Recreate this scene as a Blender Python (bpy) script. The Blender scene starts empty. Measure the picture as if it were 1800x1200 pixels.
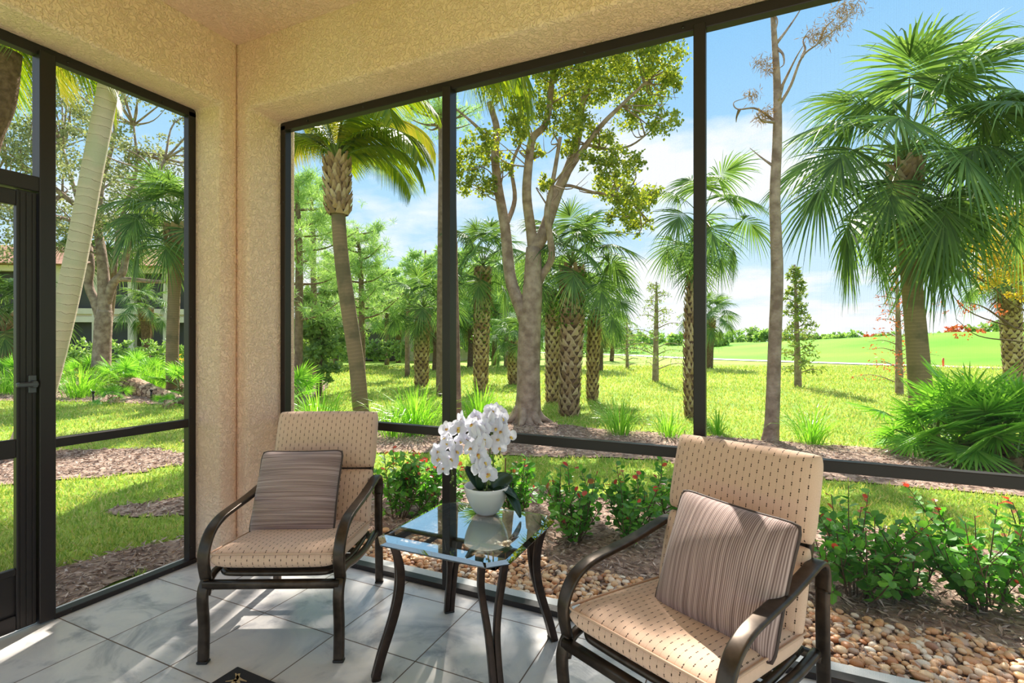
import bpy, math, random
import numpy as np
from mathutils import Vector, Matrix

# ------------------------------------------------------------------ camera, light, exposure
sc = bpy.context.scene
COL = sc.collection
TH = math.radians(24.8)
CT, ST = math.cos(TH), math.sin(TH)
FPX = 887.0
H = 1.35
GZ = -0.05

cam_d = bpy.data.cameras.new('camera')
cam_d.sensor_width = 36.0
cam_d.lens = FPX / 1800 * 36
cam_d.clip_end = 2000
cam = bpy.data.objects.new('camera', cam_d)
cam.location = (0, 0, H)
cam.rotation_euler = (math.pi / 2, 0, TH)
COL.objects.link(cam)
sc.camera = cam

sc.view_settings.view_transform = 'Standard'
sc.view_settings.look = 'None'
sc.view_settings.gamma = 1
sc.view_settings.use_curve_mapping = False
sc.view_settings.exposure = 0.76
try:
    sc.cycles.max_bounces = 10
    sc.cycles.transparent_max_bounces = 8
    sc.cycles.diffuse_bounces = 5
    sc.cycles.caustics_refractive = False
    sc.cycles.caustics_reflective = False
except Exception:
    pass

SUN_EL, SUN_AZ = math.radians(43), math.radians(6)      # azimuth: to the right of the camera's view
def cam2w(xr, d):
    return (xr * CT - d * ST, xr * ST + d * CT)
sx, sy = cam2w(math.sin(SUN_AZ), math.cos(SUN_AZ))
sun_dir = Vector((sx * math.cos(SUN_EL), sy * math.cos(SUN_EL), math.sin(SUN_EL)))
sun_d = bpy.data.lights.new('sun', 'SUN')
sun_d.energy = 7.0
sun_d.angle = math.radians(0.7)
sun_d.color = (1.0, 0.94, 0.84)
sun = bpy.data.objects.new('sun', sun_d)
sun.rotation_euler = sun_dir.to_track_quat('Z', 'Y').to_euler()
sun.location = (0, 20, 30)
COL.objects.link(sun)

# world: blue sky with procedural clouds
world = bpy.data.worlds.new('sky')
sc.world = world
world.use_nodes = True
wn, wl = world.node_tree.nodes, world.node_tree.links
wn.clear()
def W(t, **kw):
    n = wn.new(t)
    for k, v in kw.items():
        setattr(n, k, v)
    return n
wo = W('ShaderNodeOutputWorld'); bg = W('ShaderNodeBackground')
tc = W('ShaderNodeTexCoord'); sep = W('ShaderNodeSeparateXYZ')
wl.new(tc.outputs['Generated'], sep.inputs[0])
rmp = W('ShaderNodeValToRGB')
e = rmp.color_ramp.elements
e[0].position = 0.0; e[0].color = (0.80, 0.89, 0.96, 1)
e[1].position = 1.0; e[1].color = (1.0, 1.04, 1.1, 1)
for p, c in ((0.10, (0.62, 0.81, 0.96, 1)), (0.28, (0.42, 0.69, 0.95, 1)), (0.52, (0.26, 0.55, 0.89, 1)), (0.62, (0.42, 0.66, 0.92, 1))):
    q = e.new(p); q.color = c
wl.new(sep.outputs['Z'], rmp.inputs[0])
# cloud plane projection
zc = W('ShaderNodeMath', operation='MAXIMUM'); zc.inputs[1].default_value = 0.0
wl.new(sep.outputs['Z'], zc.inputs[0])
za = W('ShaderNodeMath', operation='ADD'); za.inputs[1].default_value = 0.16
wl.new(zc.outputs[0], za.inputs[0])
dx = W('ShaderNodeMath', operation='DIVIDE'); dy = W('ShaderNodeMath', operation='DIVIDE')
wl.new(sep.outputs['X'], dx.inputs[0]); wl.new(za.outputs[0], dx.inputs[1])
wl.new(sep.outputs['Y'], dy.inputs[0]); wl.new(za.outputs[0], dy.inputs[1])
cb = W('ShaderNodeCombineXYZ'); cb.inputs[2].default_value = 3.3
wl.new(dx.outputs[0], cb.inputs[0]); wl.new(dy.outputs[0], cb.inputs[1])
cn = W('ShaderNodeTexNoise'); cn.inputs['Scale'].default_value = 0.85; cn.inputs['Detail'].default_value = 9
cn.inputs['Roughness'].default_value = 0.56
wl.new(cb.outputs[0], cn.inputs['Vector'])
# more cloud low in the sky
lowm = W('ShaderNodeMapRange'); lowm.inputs['From Min'].default_value = 0.42; lowm.inputs['From Max'].default_value = 0.08
lowm.inputs['To Min'].default_value = -0.05; lowm.inputs['To Max'].default_value = 0.085
wl.new(sep.outputs['Z'], lowm.inputs['Value'])
cadd = W('ShaderNodeMath', operation='ADD')
wl.new(cn.outputs['Fac'], cadd.inputs[0]); wl.new(lowm.outputs[0], cadd.inputs[1])
cr = W('ShaderNodeValToRGB')
cr.color_ramp.elements[0].position = 0.50; cr.color_ramp.elements[0].color = (0, 0, 0, 1)
cr.color_ramp.elements[1].position = 0.60; cr.color_ramp.elements[1].color = (1, 1, 1, 1)
wl.new(cadd.outputs[0], cr.inputs[0])
cmul = W('ShaderNodeMath', operation='MULTIPLY'); cmul.inputs[1].default_value = 0.85
wl.new(cr.outputs[0], cmul.inputs[0])
mx = W('ShaderNodeMixRGB'); mx.inputs[2].default_value = (0.97, 0.98, 1.0, 1)
wl.new(cmul.outputs[0], mx.inputs[0]); wl.new(rmp.outputs[0], mx.inputs[1])
wl.new(mx.outputs[0], bg.inputs[0])
bg.inputs[1].default_value = 0.72
wl.new(bg.outputs[0], wo.inputs[0])

# ------------------------------------------------------------------ helpers
random.seed(5)
R = np.random.default_rng(11)

def at(px, py, z=GZ):
    """a point seen at a photo pixel, at height z"""
    d = FPX * (H - z) / (py - 600.0)
    return cam2w((px - 900) / FPX * d, d)
def atd(px, d):
    return cam2w((px - 900) / FPX * d, d)
def p3(px, py, d):
    x, y = atd(px, d)
    return np.array([x, y, H - (py - 600) / FPX * d])

def nodes_of(m):
    m.use_nodes = True
    return m.node_tree.nodes, m.node_tree.links
def srgb(r, g, b):
    f = lambda c: ((c / 255) / 12.92 if c / 255 <= 0.04045 else ((c / 255 + 0.055) / 1.055) ** 2.4)
    return (f(r), f(g), f(b), 1)

def mat(name, col, rough=0.6, metal=0.0, noise=None, bump=None, spec=0.5, coord='Object', coat=0):
    """noise = (scale, colour2[, detail]); bump = (scale, strength, distance)"""
    m = bpy.data.materials.new(name)
    n, l = nodes_of(m)
    b = n['Principled BSDF']
    b.inputs['Roughness'].default_value = rough
    b.inputs['Metallic'].default_value = metal
    b.inputs['Specular IOR Level'].default_value = spec
    b.inputs['Coat Weight'].default_value = coat
    b.inputs['Base Color'].default_value = col
    t = n.new('ShaderNodeTexCoord')
    if noise:
        q = n.new('ShaderNodeTexNoise'); q.inputs['Scale'].default_value = noise[0]
        q.inputs['Detail'].default_value = noise[2] if len(noise) > 2 else 5
        l.new(t.outputs[coord], q.inputs['Vector'])
        r = n.new('ShaderNodeValToRGB')
        r.color_ramp.elements[0].position = 0.35; r.color_ramp.elements[0].color = col
        r.color_ramp.elements[1].position = 0.65; r.color_ramp.elements[1].color = noise[1]
        l.new(q.outputs['Fac'], r.inputs[0]); l.new(r.outputs[0], b.inputs['Base Color'])
    if bump:
        q = n.new('ShaderNodeTexNoise'); q.inputs['Scale'].default_value = bump[0]; q.inputs['Detail'].default_value = 4
        l.new(t.outputs[coord], q.inputs['Vector'])
        k = n.new('ShaderNodeBump'); k.inputs['Strength'].default_value = bump[1]; k.inputs['Distance'].default_value = bump[2]
        l.new(q.outputs['Fac'], k.inputs['Height']); l.new(k.outputs[0], b.inputs['Normal'])
    return m

def leaf_mat(name, cols, rough=0.45, trans=0.4, tcol=None, objvar=0.0):
    """cols: colours picked per leaf at random"""
    m = bpy.data.materials.new(name)
    n, l = nodes_of(m)
    b = n['Principled BSDF']; out = n['Material Output']
    b.inputs['Roughness'].default_value = rough
    b.inputs['Specular IOR Level'].default_value = 0.4
    g = n.new('ShaderNodeNewGeometry')
    r = n.new('ShaderNodeValToRGB')
    el = r.color_ramp.elements
    el[0].color = cols[0]; el[0].position = 0
    el[1].color = cols[-1]; el[1].position = 1
    for i, c in enumerate(cols[1:-1]):
        q = el.new((i + 1) / (len(cols) - 1)); q.color = c
    l.new(g.outputs['Random Per Island'], r.inputs[0])
    src = r.outputs[0]
    if objvar:
        oi = n.new('ShaderNodeObjectInfo'); hs = n.new('ShaderNodeHueSaturation')
        mr = n.new('ShaderNodeMapRange'); mr.inputs['To Min'].default_value = 1 - objvar; mr.inputs['To Max'].default_value = 1 + objvar
        l.new(oi.outputs['Random'], mr.inputs['Value']); l.new(mr.outputs[0], hs.inputs['Value'])
        l.new(src, hs.inputs['Color']); src = hs.outputs[0]
    l.new(src, b.inputs['Base Color'])
    t = n.new('ShaderNodeBsdfTranslucent')
    gm = n.new('ShaderNodeMixRGB'); gm.blend_type = 'MULTIPLY'; gm.inputs[0].default_value = 1
    gm.inputs[2].default_value = tcol or (1.6, 1.5, 0.7, 1)
    l.new(src, gm.inputs[1]); l.new(gm.outputs[0], t.inputs['Color'])
    mx = n.new('ShaderNodeMixShader'); mx.inputs[0].default_value = trans
    l.new(b.outputs[0], mx.inputs[1]); l.new(t.outputs[0], mx.inputs[2]); l.new(mx.outputs[0], out.inputs[0])
    return m

class MB:
    def __init__(s):
        s.v = []; s.f = []; s.uv = []; s.mi = []; s.n = 0
    def add(s, v, f, uv=None, mi=0):
        v = np.asarray(v, float).reshape(-1, 3)
        f = [tuple(int(i) + s.n for i in q) for q in f] if not isinstance(f, np.ndarray) else (f + s.n)
        s.v.append(v); s.f.append(f); s.uv.append(np.zeros((len(v), 2)) if uv is None else np.asarray(uv, float))
        s.mi.append((mi, len(f))); s.n += len(v)
        return s
    def build(s, name, mats, parent=None, smooth=True, loc=None):
        me = bpy.data.meshes.new(name)
        v = np.concatenate(s.v)
        lt = []; lv = []
        for f in s.f:
            if isinstance(f, np.ndarray):
                lt.append(np.full(len(f), f.shape[1])); lv.append(f.ravel())
            else:
                lt.append(np.array([len(q) for q in f], int)); lv.append(np.array([i for q in f for i in q], int))
        lt = np.concatenate(lt).astype(np.int32); lv = np.concatenate(lv).astype(np.int32)
        me.vertices.add(len(v)); me.vertices.foreach_set('co', v.ravel())
        me.loops.add(len(lv)); me.loops.foreach_set('vertex_index', lv)
        me.polygons.add(len(lt))
        ls = np.concatenate([[0], np.cumsum(lt)[:-1]]).astype(np.int32)
        me.polygons.foreach_set('loop_start', ls)
        me.polygons.foreach_set('loop_total', lt)
        mi = np.concatenate([np.full(c, m) for m, c in s.mi]).astype(np.int32)
        me.polygons.foreach_set('material_index', mi)
        me.polygons.foreach_set('use_smooth', np.full(len(lt), smooth))
        uv = np.concatenate(s.uv)
        if np.any(uv):
            ul = me.uv_layers.new(name='UVMap')
            ul.data.foreach_set('uv', uv[lv].ravel())
        me.update(calc_edges=True); me.validate()
        for m in (mats if isinstance(mats, (list, tuple)) else [mats]):
            me.materials.append(m)
        o = bpy.data.objects.new(name, me)
        COL.objects.link(o)
        if parent is not None: o.parent = parent
        if loc is not None: o.location = loc
        return o
    # ---- shapes
    def box(s, c, size, rz=0.0, mi=0, bev=0.0):
        hx, hy, hz = [q / 2 for q in size]
        if bev <= 0:
            v = np.array([[x, y, z] for x in (-hx, hx) for y in (-hy, hy) for z in (-hz, hz)])
            f = [(0, 1, 3, 2), (4, 6, 7, 5), (0, 4, 5, 1), (2, 3, 7, 6), (0, 2, 6, 4), (1, 5, 7, 3)]
        else:
            b = min(bev, hx * .9, hy * .9, hz * .9)
            rings = []
            for z, ins in ((-hz, b), (-hz + b, 0), (hz - b, 0), (hz, b)):
                X, Y = hx - ins, hy - ins
                rings.append([(-X + b, -Y, z), (X - b, -Y, z), (X, -Y + b, z), (X, Y - b, z), (X - b, Y, z), (-X + b, Y, z), (-X, Y - b, z), (-X, -Y + b, z)])
            v = np.array([p for r in rings for p in r]); f = []
            for i in range(3):
                for j in range(8):
                    k = (j + 1) % 8
                    f.append((i * 8 + j, i * 8 + k, i * 8 + 8 + k, i * 8 + 8 + j))
            f.append(tuple(range(7, -1, -1))); f.append(tuple(range(24, 32)))
        if rz:
            cz, sz = math.cos(rz), math.sin(rz)
            v = np.stack([v[:, 0] * cz - v[:, 1] * sz, v[:, 0] * sz + v[:, 1] * cz, v[:, 2]], 1)
        return s.add(v + np.array(c), f, mi=mi)
    def tube(s, pts, rad, n=8, cap=True, mi=0):
        P = np.asarray(pts, float); m = len(P)
        rad = np.full(m, rad, float) if np.isscalar(rad) else np.asarray(rad, float)
        T = np.gradient(P, axis=0); T /= np.linalg.norm(T, axis=1)[:, None] + 1e-9
        a = np.array([1., 0, 0]) if abs(T[0][0]) < .8 else np.array([0, 1., 0])
        N = np.zeros_like(P); a = a - T[0] * a.dot(T[0]); a /= np.linalg.norm(a)
        for i in range(m):
            a = a - T[i] * a.dot(T[i]); a /= np.linalg.norm(a) + 1e-9; N[i] = a
        B = np.cross(T, N)
        th = np.linspace(0, 2 * math.pi, n, endpoint=False)
        v = P[:, None, :] + rad[:, None, None] * (np.cos(th)[None, :, None] * N[:, None, :] + np.sin(th)[None, :, None] * B[:, None, :])
        f = []
        for i in range(m - 1):
            for j in range(n):
                k = (j + 1) % n
                f.append((i * n + j, i * n + k, i * n + n + k, i * n + n + j))
        if cap:
            f.append(tuple(range(n - 1, -1, -1))); f.append(tuple(range((m - 1) * n, m * n)))
        L = np.concatenate([[0], np.cumsum(np.linalg.norm(np.diff(P, axis=0), axis=1))])
        uv = np.stack([np.tile(th / 6.2832, m), np.repeat(L, n)], 1)
        return s.add(v.reshape(-1, 3), f, uv, mi)
    def lathe(s, prof, n=32, c=(0, 0, 0), mi=0, capb=True):
        prof = np.asarray(prof, float); m = len(prof)
        th = np.linspace(0, 2 * math.pi, n, endpoint=False)
        v = np.stack([prof[:, None, 0] * np.cos(th), prof[:, None, 0] * np.sin(th), np.repeat(prof[:, None, 1], n, 1)], 2).reshape(-1, 3)
        f = []
        for i in range(m - 1):
            for j in range(n):
                k = (j + 1) % n
                f.append((i * n + j, i * n + k, i * n + n + k, i * n + n + j))
        if capb: f.append(tuple(range(n - 1, -1, -1)))
        return s.add(v + np.array(c), f, mi=mi)
    def grid(s, P, closed_u=False, uv=None, mi=0):
        a, b = P.shape[:2]
        i = np.arange(a - 1)[:, None]; j = np.arange(b - 1)[None, :]
        f = np.stack([i * b + j, i * b + j + 1, (i + 1) * b + j + 1, (i + 1) * b + j], -1).reshape(-1, 4)
        return s.add(P.reshape(-1, 3), f, None if uv is None else uv.reshape(-1, 2), mi)
    def section(s, path, prof, side, mi=0, cap=True):
        """sweep a closed profile (a along side, b along the in-plane normal) over a path"""
        P = np.asarray(path, float); m = len(P); prof = np.asarray(prof, float); n = len(prof)
        T = np.gradient(P, axis=0); T /= np.linalg.norm(T, axis=1)[:, None]
        S = np.asarray(side, float); S = S / np.linalg.norm(S)
        N = np.cross(T, S); N /= np.linalg.norm(N, axis=1)[:, None]
        v = P[:, None, :] + prof[None, :, 0, None] * S + prof[None, :, 1, None] * N[:, None, :]
        f = []
        for i in range(m - 1):
            for j in range(n):
                k = (j + 1) % n
                f.append((i * n + j, i * n + k, i * n + n + k, i * n + n + j))
        if cap:
            f.append(tuple(range(n - 1, -1, -1))); f.append(tuple(range((m - 1) * n, m * n)))
        return s.add(v.reshape(-1, 3), f, mi=mi)
    def leaves(s, C, D, N, L, Wd, mi=0, round_=False):
        """diamond or round leaves: base C, direction D, normal N, length L, width Wd (arrays)"""
        C = np.asarray(C); D = D / (np.linalg.norm(D, axis=1)[:, None] + 1e-9)
        S = np.cross(D, N); S /= np.linalg.norm(S, axis=1)[:, None] + 1e-9
        U = np.cross(S, D)
        L = np.broadcast_to(L, len(C))[:, None]; Wd = np.broadcast_to(Wd, len(C))[:, None]
        if round_:
            fr = [(0, 0, 0), (.3, .42, .10), (.7, .42, .10), (1, 0, .02), (.7, -.42, .10), (.3, -.42, .10)]
            V = np.stack([C + D * L * a + S * Wd * b + U * Wd * c * 1.2 for a, b, c in fr], 1)
            k = len(C); base = (np.arange(k) * 6)[:, None]
            f = np.concatenate([base + np.array([0, 1, 2, 3]), base + np.array([0, 3, 4, 5])])
            return s.add(V.reshape(-1, 3), f, mi=mi)
        V = np.stack([C, C + D * L * .5 + S * Wd * .5 + U * Wd * .12, C + D * L, C + D * L * .5 - S * Wd * .5 + U * Wd * .12], 1)
        f = (np.arange(len(C)) * 4)[:, None] + np.array([0, 1, 2, 3])
        return s.add(V.reshape(-1, 3), f, mi=mi)

def catm(P, k=6):
    P = np.asarray(P, float); Q = np.vstack([2 * P[0] - P[1], P, 2 * P[-1] - P[-2]])
    out = []
    for i in range(1, len(Q) - 2):
        for t in np.linspace(0, 1, k, endpoint=False):
            out.append(.5 * ((2 * Q[i]) + (Q[i + 1] - Q[i - 1]) * t + (2 * Q[i - 1] - 5 * Q[i] + 4 * Q[i + 1] - Q[i + 2]) * t ** 2 + (-Q[i - 1] + 3 * Q[i] - 3 * Q[i + 1] + Q[i + 2]) * t ** 3))
    out.append(P[-1])
    return np.array(out)
def interp(vals, n):
    return np.interp(np.linspace(0, 1, n), np.linspace(0, 1, len(vals)), vals)
def unit(n, up=0.0):
    v = R.normal(size=(n, 3)); v[:, 2] += up
    return v / np.linalg.norm(v, axis=1)[:, None]

def tag(o, label=None, cat=None, group=None, kind=None):
    if label: o['label'] = label
    if cat: o['category'] = cat
    if group: o['group'] = group
    if kind: o['kind'] = kind
    return o
def empty(name, loc, rz=0.0, label=None, cat=None, group=None, kind=None):
    o = bpy.data.objects.new(name, None)
    o.empty_display_size = 0.1
    o.location = loc; o.rotation_euler = (0, 0, rz)
    COL.objects.link(o)
    return tag(o, label, cat, group, kind)
def link_copy(o, parent=None, **kw):
    c = o.copy(); COL.objects.link(c)
    if parent is not None: c.parent = parent
    return c
def inst(name, me, parent, loc=(0, 0, 0), rot=(0, 0, 0), scale=1.0):
    o = bpy.data.objects.new(name, me); COL.objects.link(o); o.parent = parent
    o.location = loc; o.rotation_euler = rot; o.scale = (scale,) * 3
    return o
def rrect(w, t, r, k=3):
    """rounded rectangle profile"""
    out = []
    for cx, cy, a0 in ((w / 2 - r, t / 2 - r, 0), (-w / 2 + r, t / 2 - r, 90), (-w / 2 + r, -t / 2 + r, 180), (w / 2 - r, -t / 2 + r, 270)):
        for i in range(k + 1):
            a = math.radians(a0 + 90 * i / k); out.append((cx + r * math.cos(a), cy + r * math.sin(a)))
    return out

# ------------------------------------------------------------------ materials
def stucco_mat():
    m = bpy.data.materials.new('stucco'); n, l = nodes_of(m); b = n['Principled BSDF']
    b.inputs['Roughness'].default_value = 0.75; b.inputs['Specular IOR Level'].default_value = 0.35
    t = n.new('ShaderNodeTexCoord')
    q = n.new('ShaderNodeTexNoise'); q.inputs['Scale'].default_value = 1.5; l.new(t.outputs['Object'], q.inputs['Vector'])
    r = n.new('ShaderNodeValToRGB')
    r.color_ramp.elements[0].position = .3; r.color_ramp.elements[0].color = srgb(244, 202, 172)
    r.color_ramp.elements[1].position = .7; r.color_ramp.elements[1].color = srgb(248, 212, 186)
    l.new(q.outputs['Fac'], r.inputs[0]); l.new(r.outputs[0], b.inputs['Base Color'])
    a = n.new('ShaderNodeTexNoise'); a.inputs['Scale'].default_value = 46; a.inputs['Detail'].default_value = 3; a.inputs['Distortion'].default_value = 1.2
    l.new(t.outputs['Object'], a.inputs['Vector'])
    rr = n.new('ShaderNodeValToRGB'); rr.color_ramp.elements[0].position = .42; rr.color_ramp.elements[1].position = .56
    l.new(a.outputs['Fac'], rr.inputs[0])
    a2 = n.new('ShaderNodeTexNoise'); a2.inputs['Scale'].default_value = 130; l.new(t.outputs['Object'], a2.inputs['Vector'])
    ad = n.new('ShaderNodeMath'); ad.operation = 'MULTIPLY_ADD'; ad.inputs[1].default_value = .25
    l.new(a2.outputs['Fac'], ad.inputs[0]); l.new(rr.outputs[0], ad.inputs[2])
    k = n.new('ShaderNodeBump'); k.inputs['Strength'].default_value = .8; k.inputs['Distance'].default_value = .007
    l.new(ad.outputs[0], k.inputs['Height']); l.new(k.outputs[0], b.inputs['Normal'])
    return m
M = {}
M['stucco'] = stucco_mat()
M['bronze'] = mat('bronze_aluminium', srgb(42, 35, 33), .42, .3, bump=(60, .05, .002))
M['chair_metal'] = mat('chair_metal', srgb(84, 72, 62), .34, .75, noise=(25, srgb(66, 56, 48)))
M['table_metal'] = mat('table_metal', srgb(62, 46, 38), .4, .6, noise=(30, srgb(48, 36, 30)))
M['latch'] = mat('latch_metal', srgb(84, 84, 88), .4, .6)
M['screw'] = mat('screw_metal', srgb(70, 66, 64), .3, .9)
M['rubber'] = mat('foot_cap', srgb(36, 30, 26), .6)

def tile_mat():
    m = bpy.data.materials.new('slate_tile'); n, l = nodes_of(m); b = n['Principled BSDF']
    b.inputs['Specular IOR Level'].default_value = 0.5
    t = n.new('ShaderNodeTexCoord')
    S = 0.4535
    mp = n.new('ShaderNodeMapping')
    mp.inputs['Location'].default_value = (2.625 / S, -2.216 / S, 0); mp.inputs['Scale'].default_value = (1 / S, 1 / S, 1)
    l.new(t.outputs['Object'], mp.inputs['Vector'])
    sp = n.new('ShaderNodeSeparateXYZ'); l.new(mp.outputs[0], sp.inputs[0])
    def M1(op, a, b_=None, c=None):
        q = n.new('ShaderNodeMath'); q.operation = op
        for i, x in enumerate((a, b_, c)):
            if x is None: continue
            if isinstance(x, (int, float)): q.inputs[i].default_value = x
            else: l.new(x, q.inputs[i])
        return q.outputs[0]
    ds = []
    for k in ('X', 'Y'):
        f = M1('FRACT', sp.outputs[k])
        ds.append(M1('MINIMUM', f, M1('SUBTRACT', 1.0, f)))
    dm = M1('MINIMUM', ds[0], ds[1])
    grout = M1('LESS_THAN', dm, 0.0062)
    cmb = n.new('ShaderNodeCombineXYZ')
    l.new(M1('FLOOR', sp.outputs['X']), cmb.inputs[0]); l.new(M1('FLOOR', sp.outputs['Y']), cmb.inputs[1])
    wn_ = n.new('ShaderNodeTexWhiteNoise'); l.new(cmb.outputs[0], wn_.inputs['Vector'])
    va = n.new('ShaderNodeVectorMath'); va.operation = 'MULTIPLY_ADD'
    va.inputs[1].default_value = (8, 8, 8); l.new(wn_.outputs['Color'], va.inputs[0]); l.new(t.outputs['Object'], va.inputs[2])
    n1 = n.new('ShaderNodeTexNoise'); n1.inputs['Scale'].default_value = 3.2; n1.inputs['Detail'].default_value = 9; n1.inputs['Distortion'].default_value = 1.4
    n1.inputs['Roughness'].default_value = .62
    l.new(va.outputs[0], n1.inputs['Vector'])
    r = n.new('ShaderNodeValToRGB'); el = r.color_ramp.elements
    el[0].position = .28; el[0].color = srgb(146, 146, 152)
    el[1].position = .75; el[1].color = srgb(232, 224, 216)
    for p, c in ((.40, srgb(186, 182, 182)), (.5, srgb(218, 212, 208)), (.62, srgb(226, 219, 212))):
        q = el.new(p); q.color = c
    l.new(n1.outputs['Fac'], r.inputs[0])
    mx = n.new('ShaderNodeMixRGB'); l.new(grout, mx.inputs[0]); l.new(r.outputs[0], mx.inputs[1]); mx.inputs[2].default_value = srgb(112, 94, 82)
    l.new(mx.outputs[0], b.inputs['Base Color'])
    rg = n.new('ShaderNodeMapRange'); rg.inputs['To Min'].default_value = .20; rg.inputs['To Max'].default_value = .85
    l.new(grout, rg.inputs['Value']); l.new(rg.outputs[0], b.inputs['Roughness'])
    n2 = n.new('ShaderNodeTexNoise'); n2.inputs['Scale'].default_value = 4; n2.inputs['Detail'].default_value = 8; n2.inputs['Distortion'].default_value = 2.2
    l.new(va.outputs[0], n2.inputs['Vector'])
    hh = M1('SUBTRACT', n2.outputs['Fac'], M1('MULTIPLY', grout, .4))
    k = n.new('ShaderNodeBump'); k.inputs['Strength'].default_value = .35; k.inputs['Distance'].default_value = .006
    l.new(hh, k.inputs['Height']); l.new(k.outputs[0], b.inputs['Normal'])
    return m
M['tile'] = tile_mat()

def cushion_mat():
    m = bpy.data.materials.new('dashed_tan_fabric'); n, l = nodes_of(m); b = n['Principled BSDF']
    b.inputs['Roughness'].default_value = .85; b.inputs['Specular IOR Level'].default_value = .2
    b.inputs['Sheen Weight'].default_value = .15
    u = n.new('ShaderNodeUVMap'); sp = n.new('ShaderNodeSeparateXYZ'); l.new(u.outputs[0], sp.inputs[0])
    def M1(op, a, b_=None):
        q = n.new('ShaderNodeMath'); q.operation = op
        for i, x in enumerate((a, b_)):
            if x is None: continue
            if isinstance(x, (int, float)): q.inputs[i].default_value = x
            else: l.new(x, q.inputs[i])
        return q.outputs[0]
    us = M1('DIVIDE', sp.outputs['X'], .0235)
    row = M1('FLOOR', us); fr = M1('ABSOLUTE', M1('SUBTRACT', M1('FRACT', us), .5))
    vs = M1('ADD', M1('DIVIDE', sp.outputs['Y'], .036), M1('MULTIPLY', row, .5))
    vf = M1('ABSOLUTE', M1('SUBTRACT', M1('FRACT', vs), .5))
    dash = M1('MULTIPLY', M1('LESS_THAN', fr, .075), M1('LESS_THAN', vf, .17))
    gap = M1('GREATER_THAN', vf, .022)
    dash = M1('MULTIPLY', dash, gap)
    line = M1('MULTIPLY', M1('LESS_THAN', fr, .025), .35)
    nz = n.new('ShaderNodeTexNoise'); nz.inputs['Scale'].default_value = 400
    l.new(u.outputs[0], nz.inputs['Vector'])
    r = n.new('ShaderNodeValToRGB')
    r.color_ramp.elements[0].color = srgb(208, 170, 143); r.color_ramp.elements[1].color = srgb(234, 198, 173)
    l.new(nz.outputs['Fac'], r.inputs[0])
    mx = n.new('ShaderNodeMixRGB'); l.new(line, mx.inputs[0]); l.new(r.outputs[0], mx.inputs[1]); mx.inputs[2].default_value = srgb(120, 92, 66)
    mx2 = n.new('ShaderNodeMixRGB'); l.new(dash, mx2.inputs[0]); l.new(mx.outputs[0], mx2.inputs[1]); mx2.inputs[2].default_value = srgb(66, 44, 32)
    l.new(mx2.outputs[0], b.inputs['Base Color'])
    k = n.new('ShaderNodeBump'); k.inputs['Strength'].default_value = .15; k.inputs['Distance'].default_value = .001
    l.new(nz.outputs['Fac'], k.inputs['Height']); l.new(k.outputs[0], b.inputs['Normal'])
    return m
M['cushion'] = cushion_mat()
M['cush_pipe'] = mat('cushion_piping', srgb(204, 168, 142), .8)
M['sling'] = mat('sling_mesh', srgb(96, 84, 70), .8, noise=(200, srgb(70, 60, 50)))

def pillow_mat(name, axis):
    m = bpy.data.materials.new(name); n, l = nodes_of(m); b = n['Principled BSDF']
    b.inputs['Roughness'].default_value = .8; b.inputs['Specular IOR Level'].default_value = .25; b.inputs['Sheen Weight'].default_value = .2
    u = n.new('ShaderNodeUVMap')
    sp = n.new('ShaderNodeSeparateXYZ'); l.new(u.outputs[0], sp.inputs[0])
    mp = n.new('ShaderNodeMapping'); mp.inputs['Scale'].default_value = (2, 110, 1) if axis == 'h' else (110, 2, 1)
    l.new(u.outputs[0], mp.inputs['Vector'])
    nz = n.new('ShaderNodeTexNoise'); nz.inputs['Scale'].default_value = 1; nz.inputs['Detail'].default_value = 2
    l.new(mp.outputs[0], nz.inputs['Vector'])
    a = n.new('ShaderNodeMath'); a.operation = 'MULTIPLY'; a.inputs[1].default_value = 2 * math.pi / .0058
    l.new(sp.outputs['Y' if axis == 'h' else 'X'], a.inputs[0])
    si = n.new('ShaderNodeMath'); si.operation = 'SINE'; l.new(a.outputs[0], si.inputs[0])
    q = n.new('ShaderNodeMath'); q.operation = 'MULTIPLY_ADD'; q.inputs[1].default_value = .20 if axis == 'h' else .17; l.new(si.outputs[0], q.inputs[0]); l.new(nz.outputs['Fac'], q.inputs[2])
    r = n.new('ShaderNodeValToRGB'); el = r.color_ramp.elements
    el[0].position = .30; el[0].color = srgb(116, 92, 86); el[1].position = .70; el[1].color = srgb(190, 164, 156)
    z = el.new(.5); z.color = srgb(156, 130, 124)
    l.new(q.outputs[0], r.inputs[0]); l.new(r.outputs[0], b.inputs['Base Color'])
    k = n.new('ShaderNodeBump'); k.inputs['Strength'].default_value = .35; k.inputs['Distance'].default_value = .002
    l.new(q.outputs[0], k.inputs['Height']); l.new(k.outputs[0], b.inputs['Normal'])
    return m
M['pillow_h'] = pillow_mat('striped_taupe_fabric', 'h')
M['pillow_v'] = pillow_mat('striped_taupe_fabric_upright', 'v')
M['pillow_pipe'] = mat('dark_piping', srgb(74, 58, 52), .7)

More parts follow.
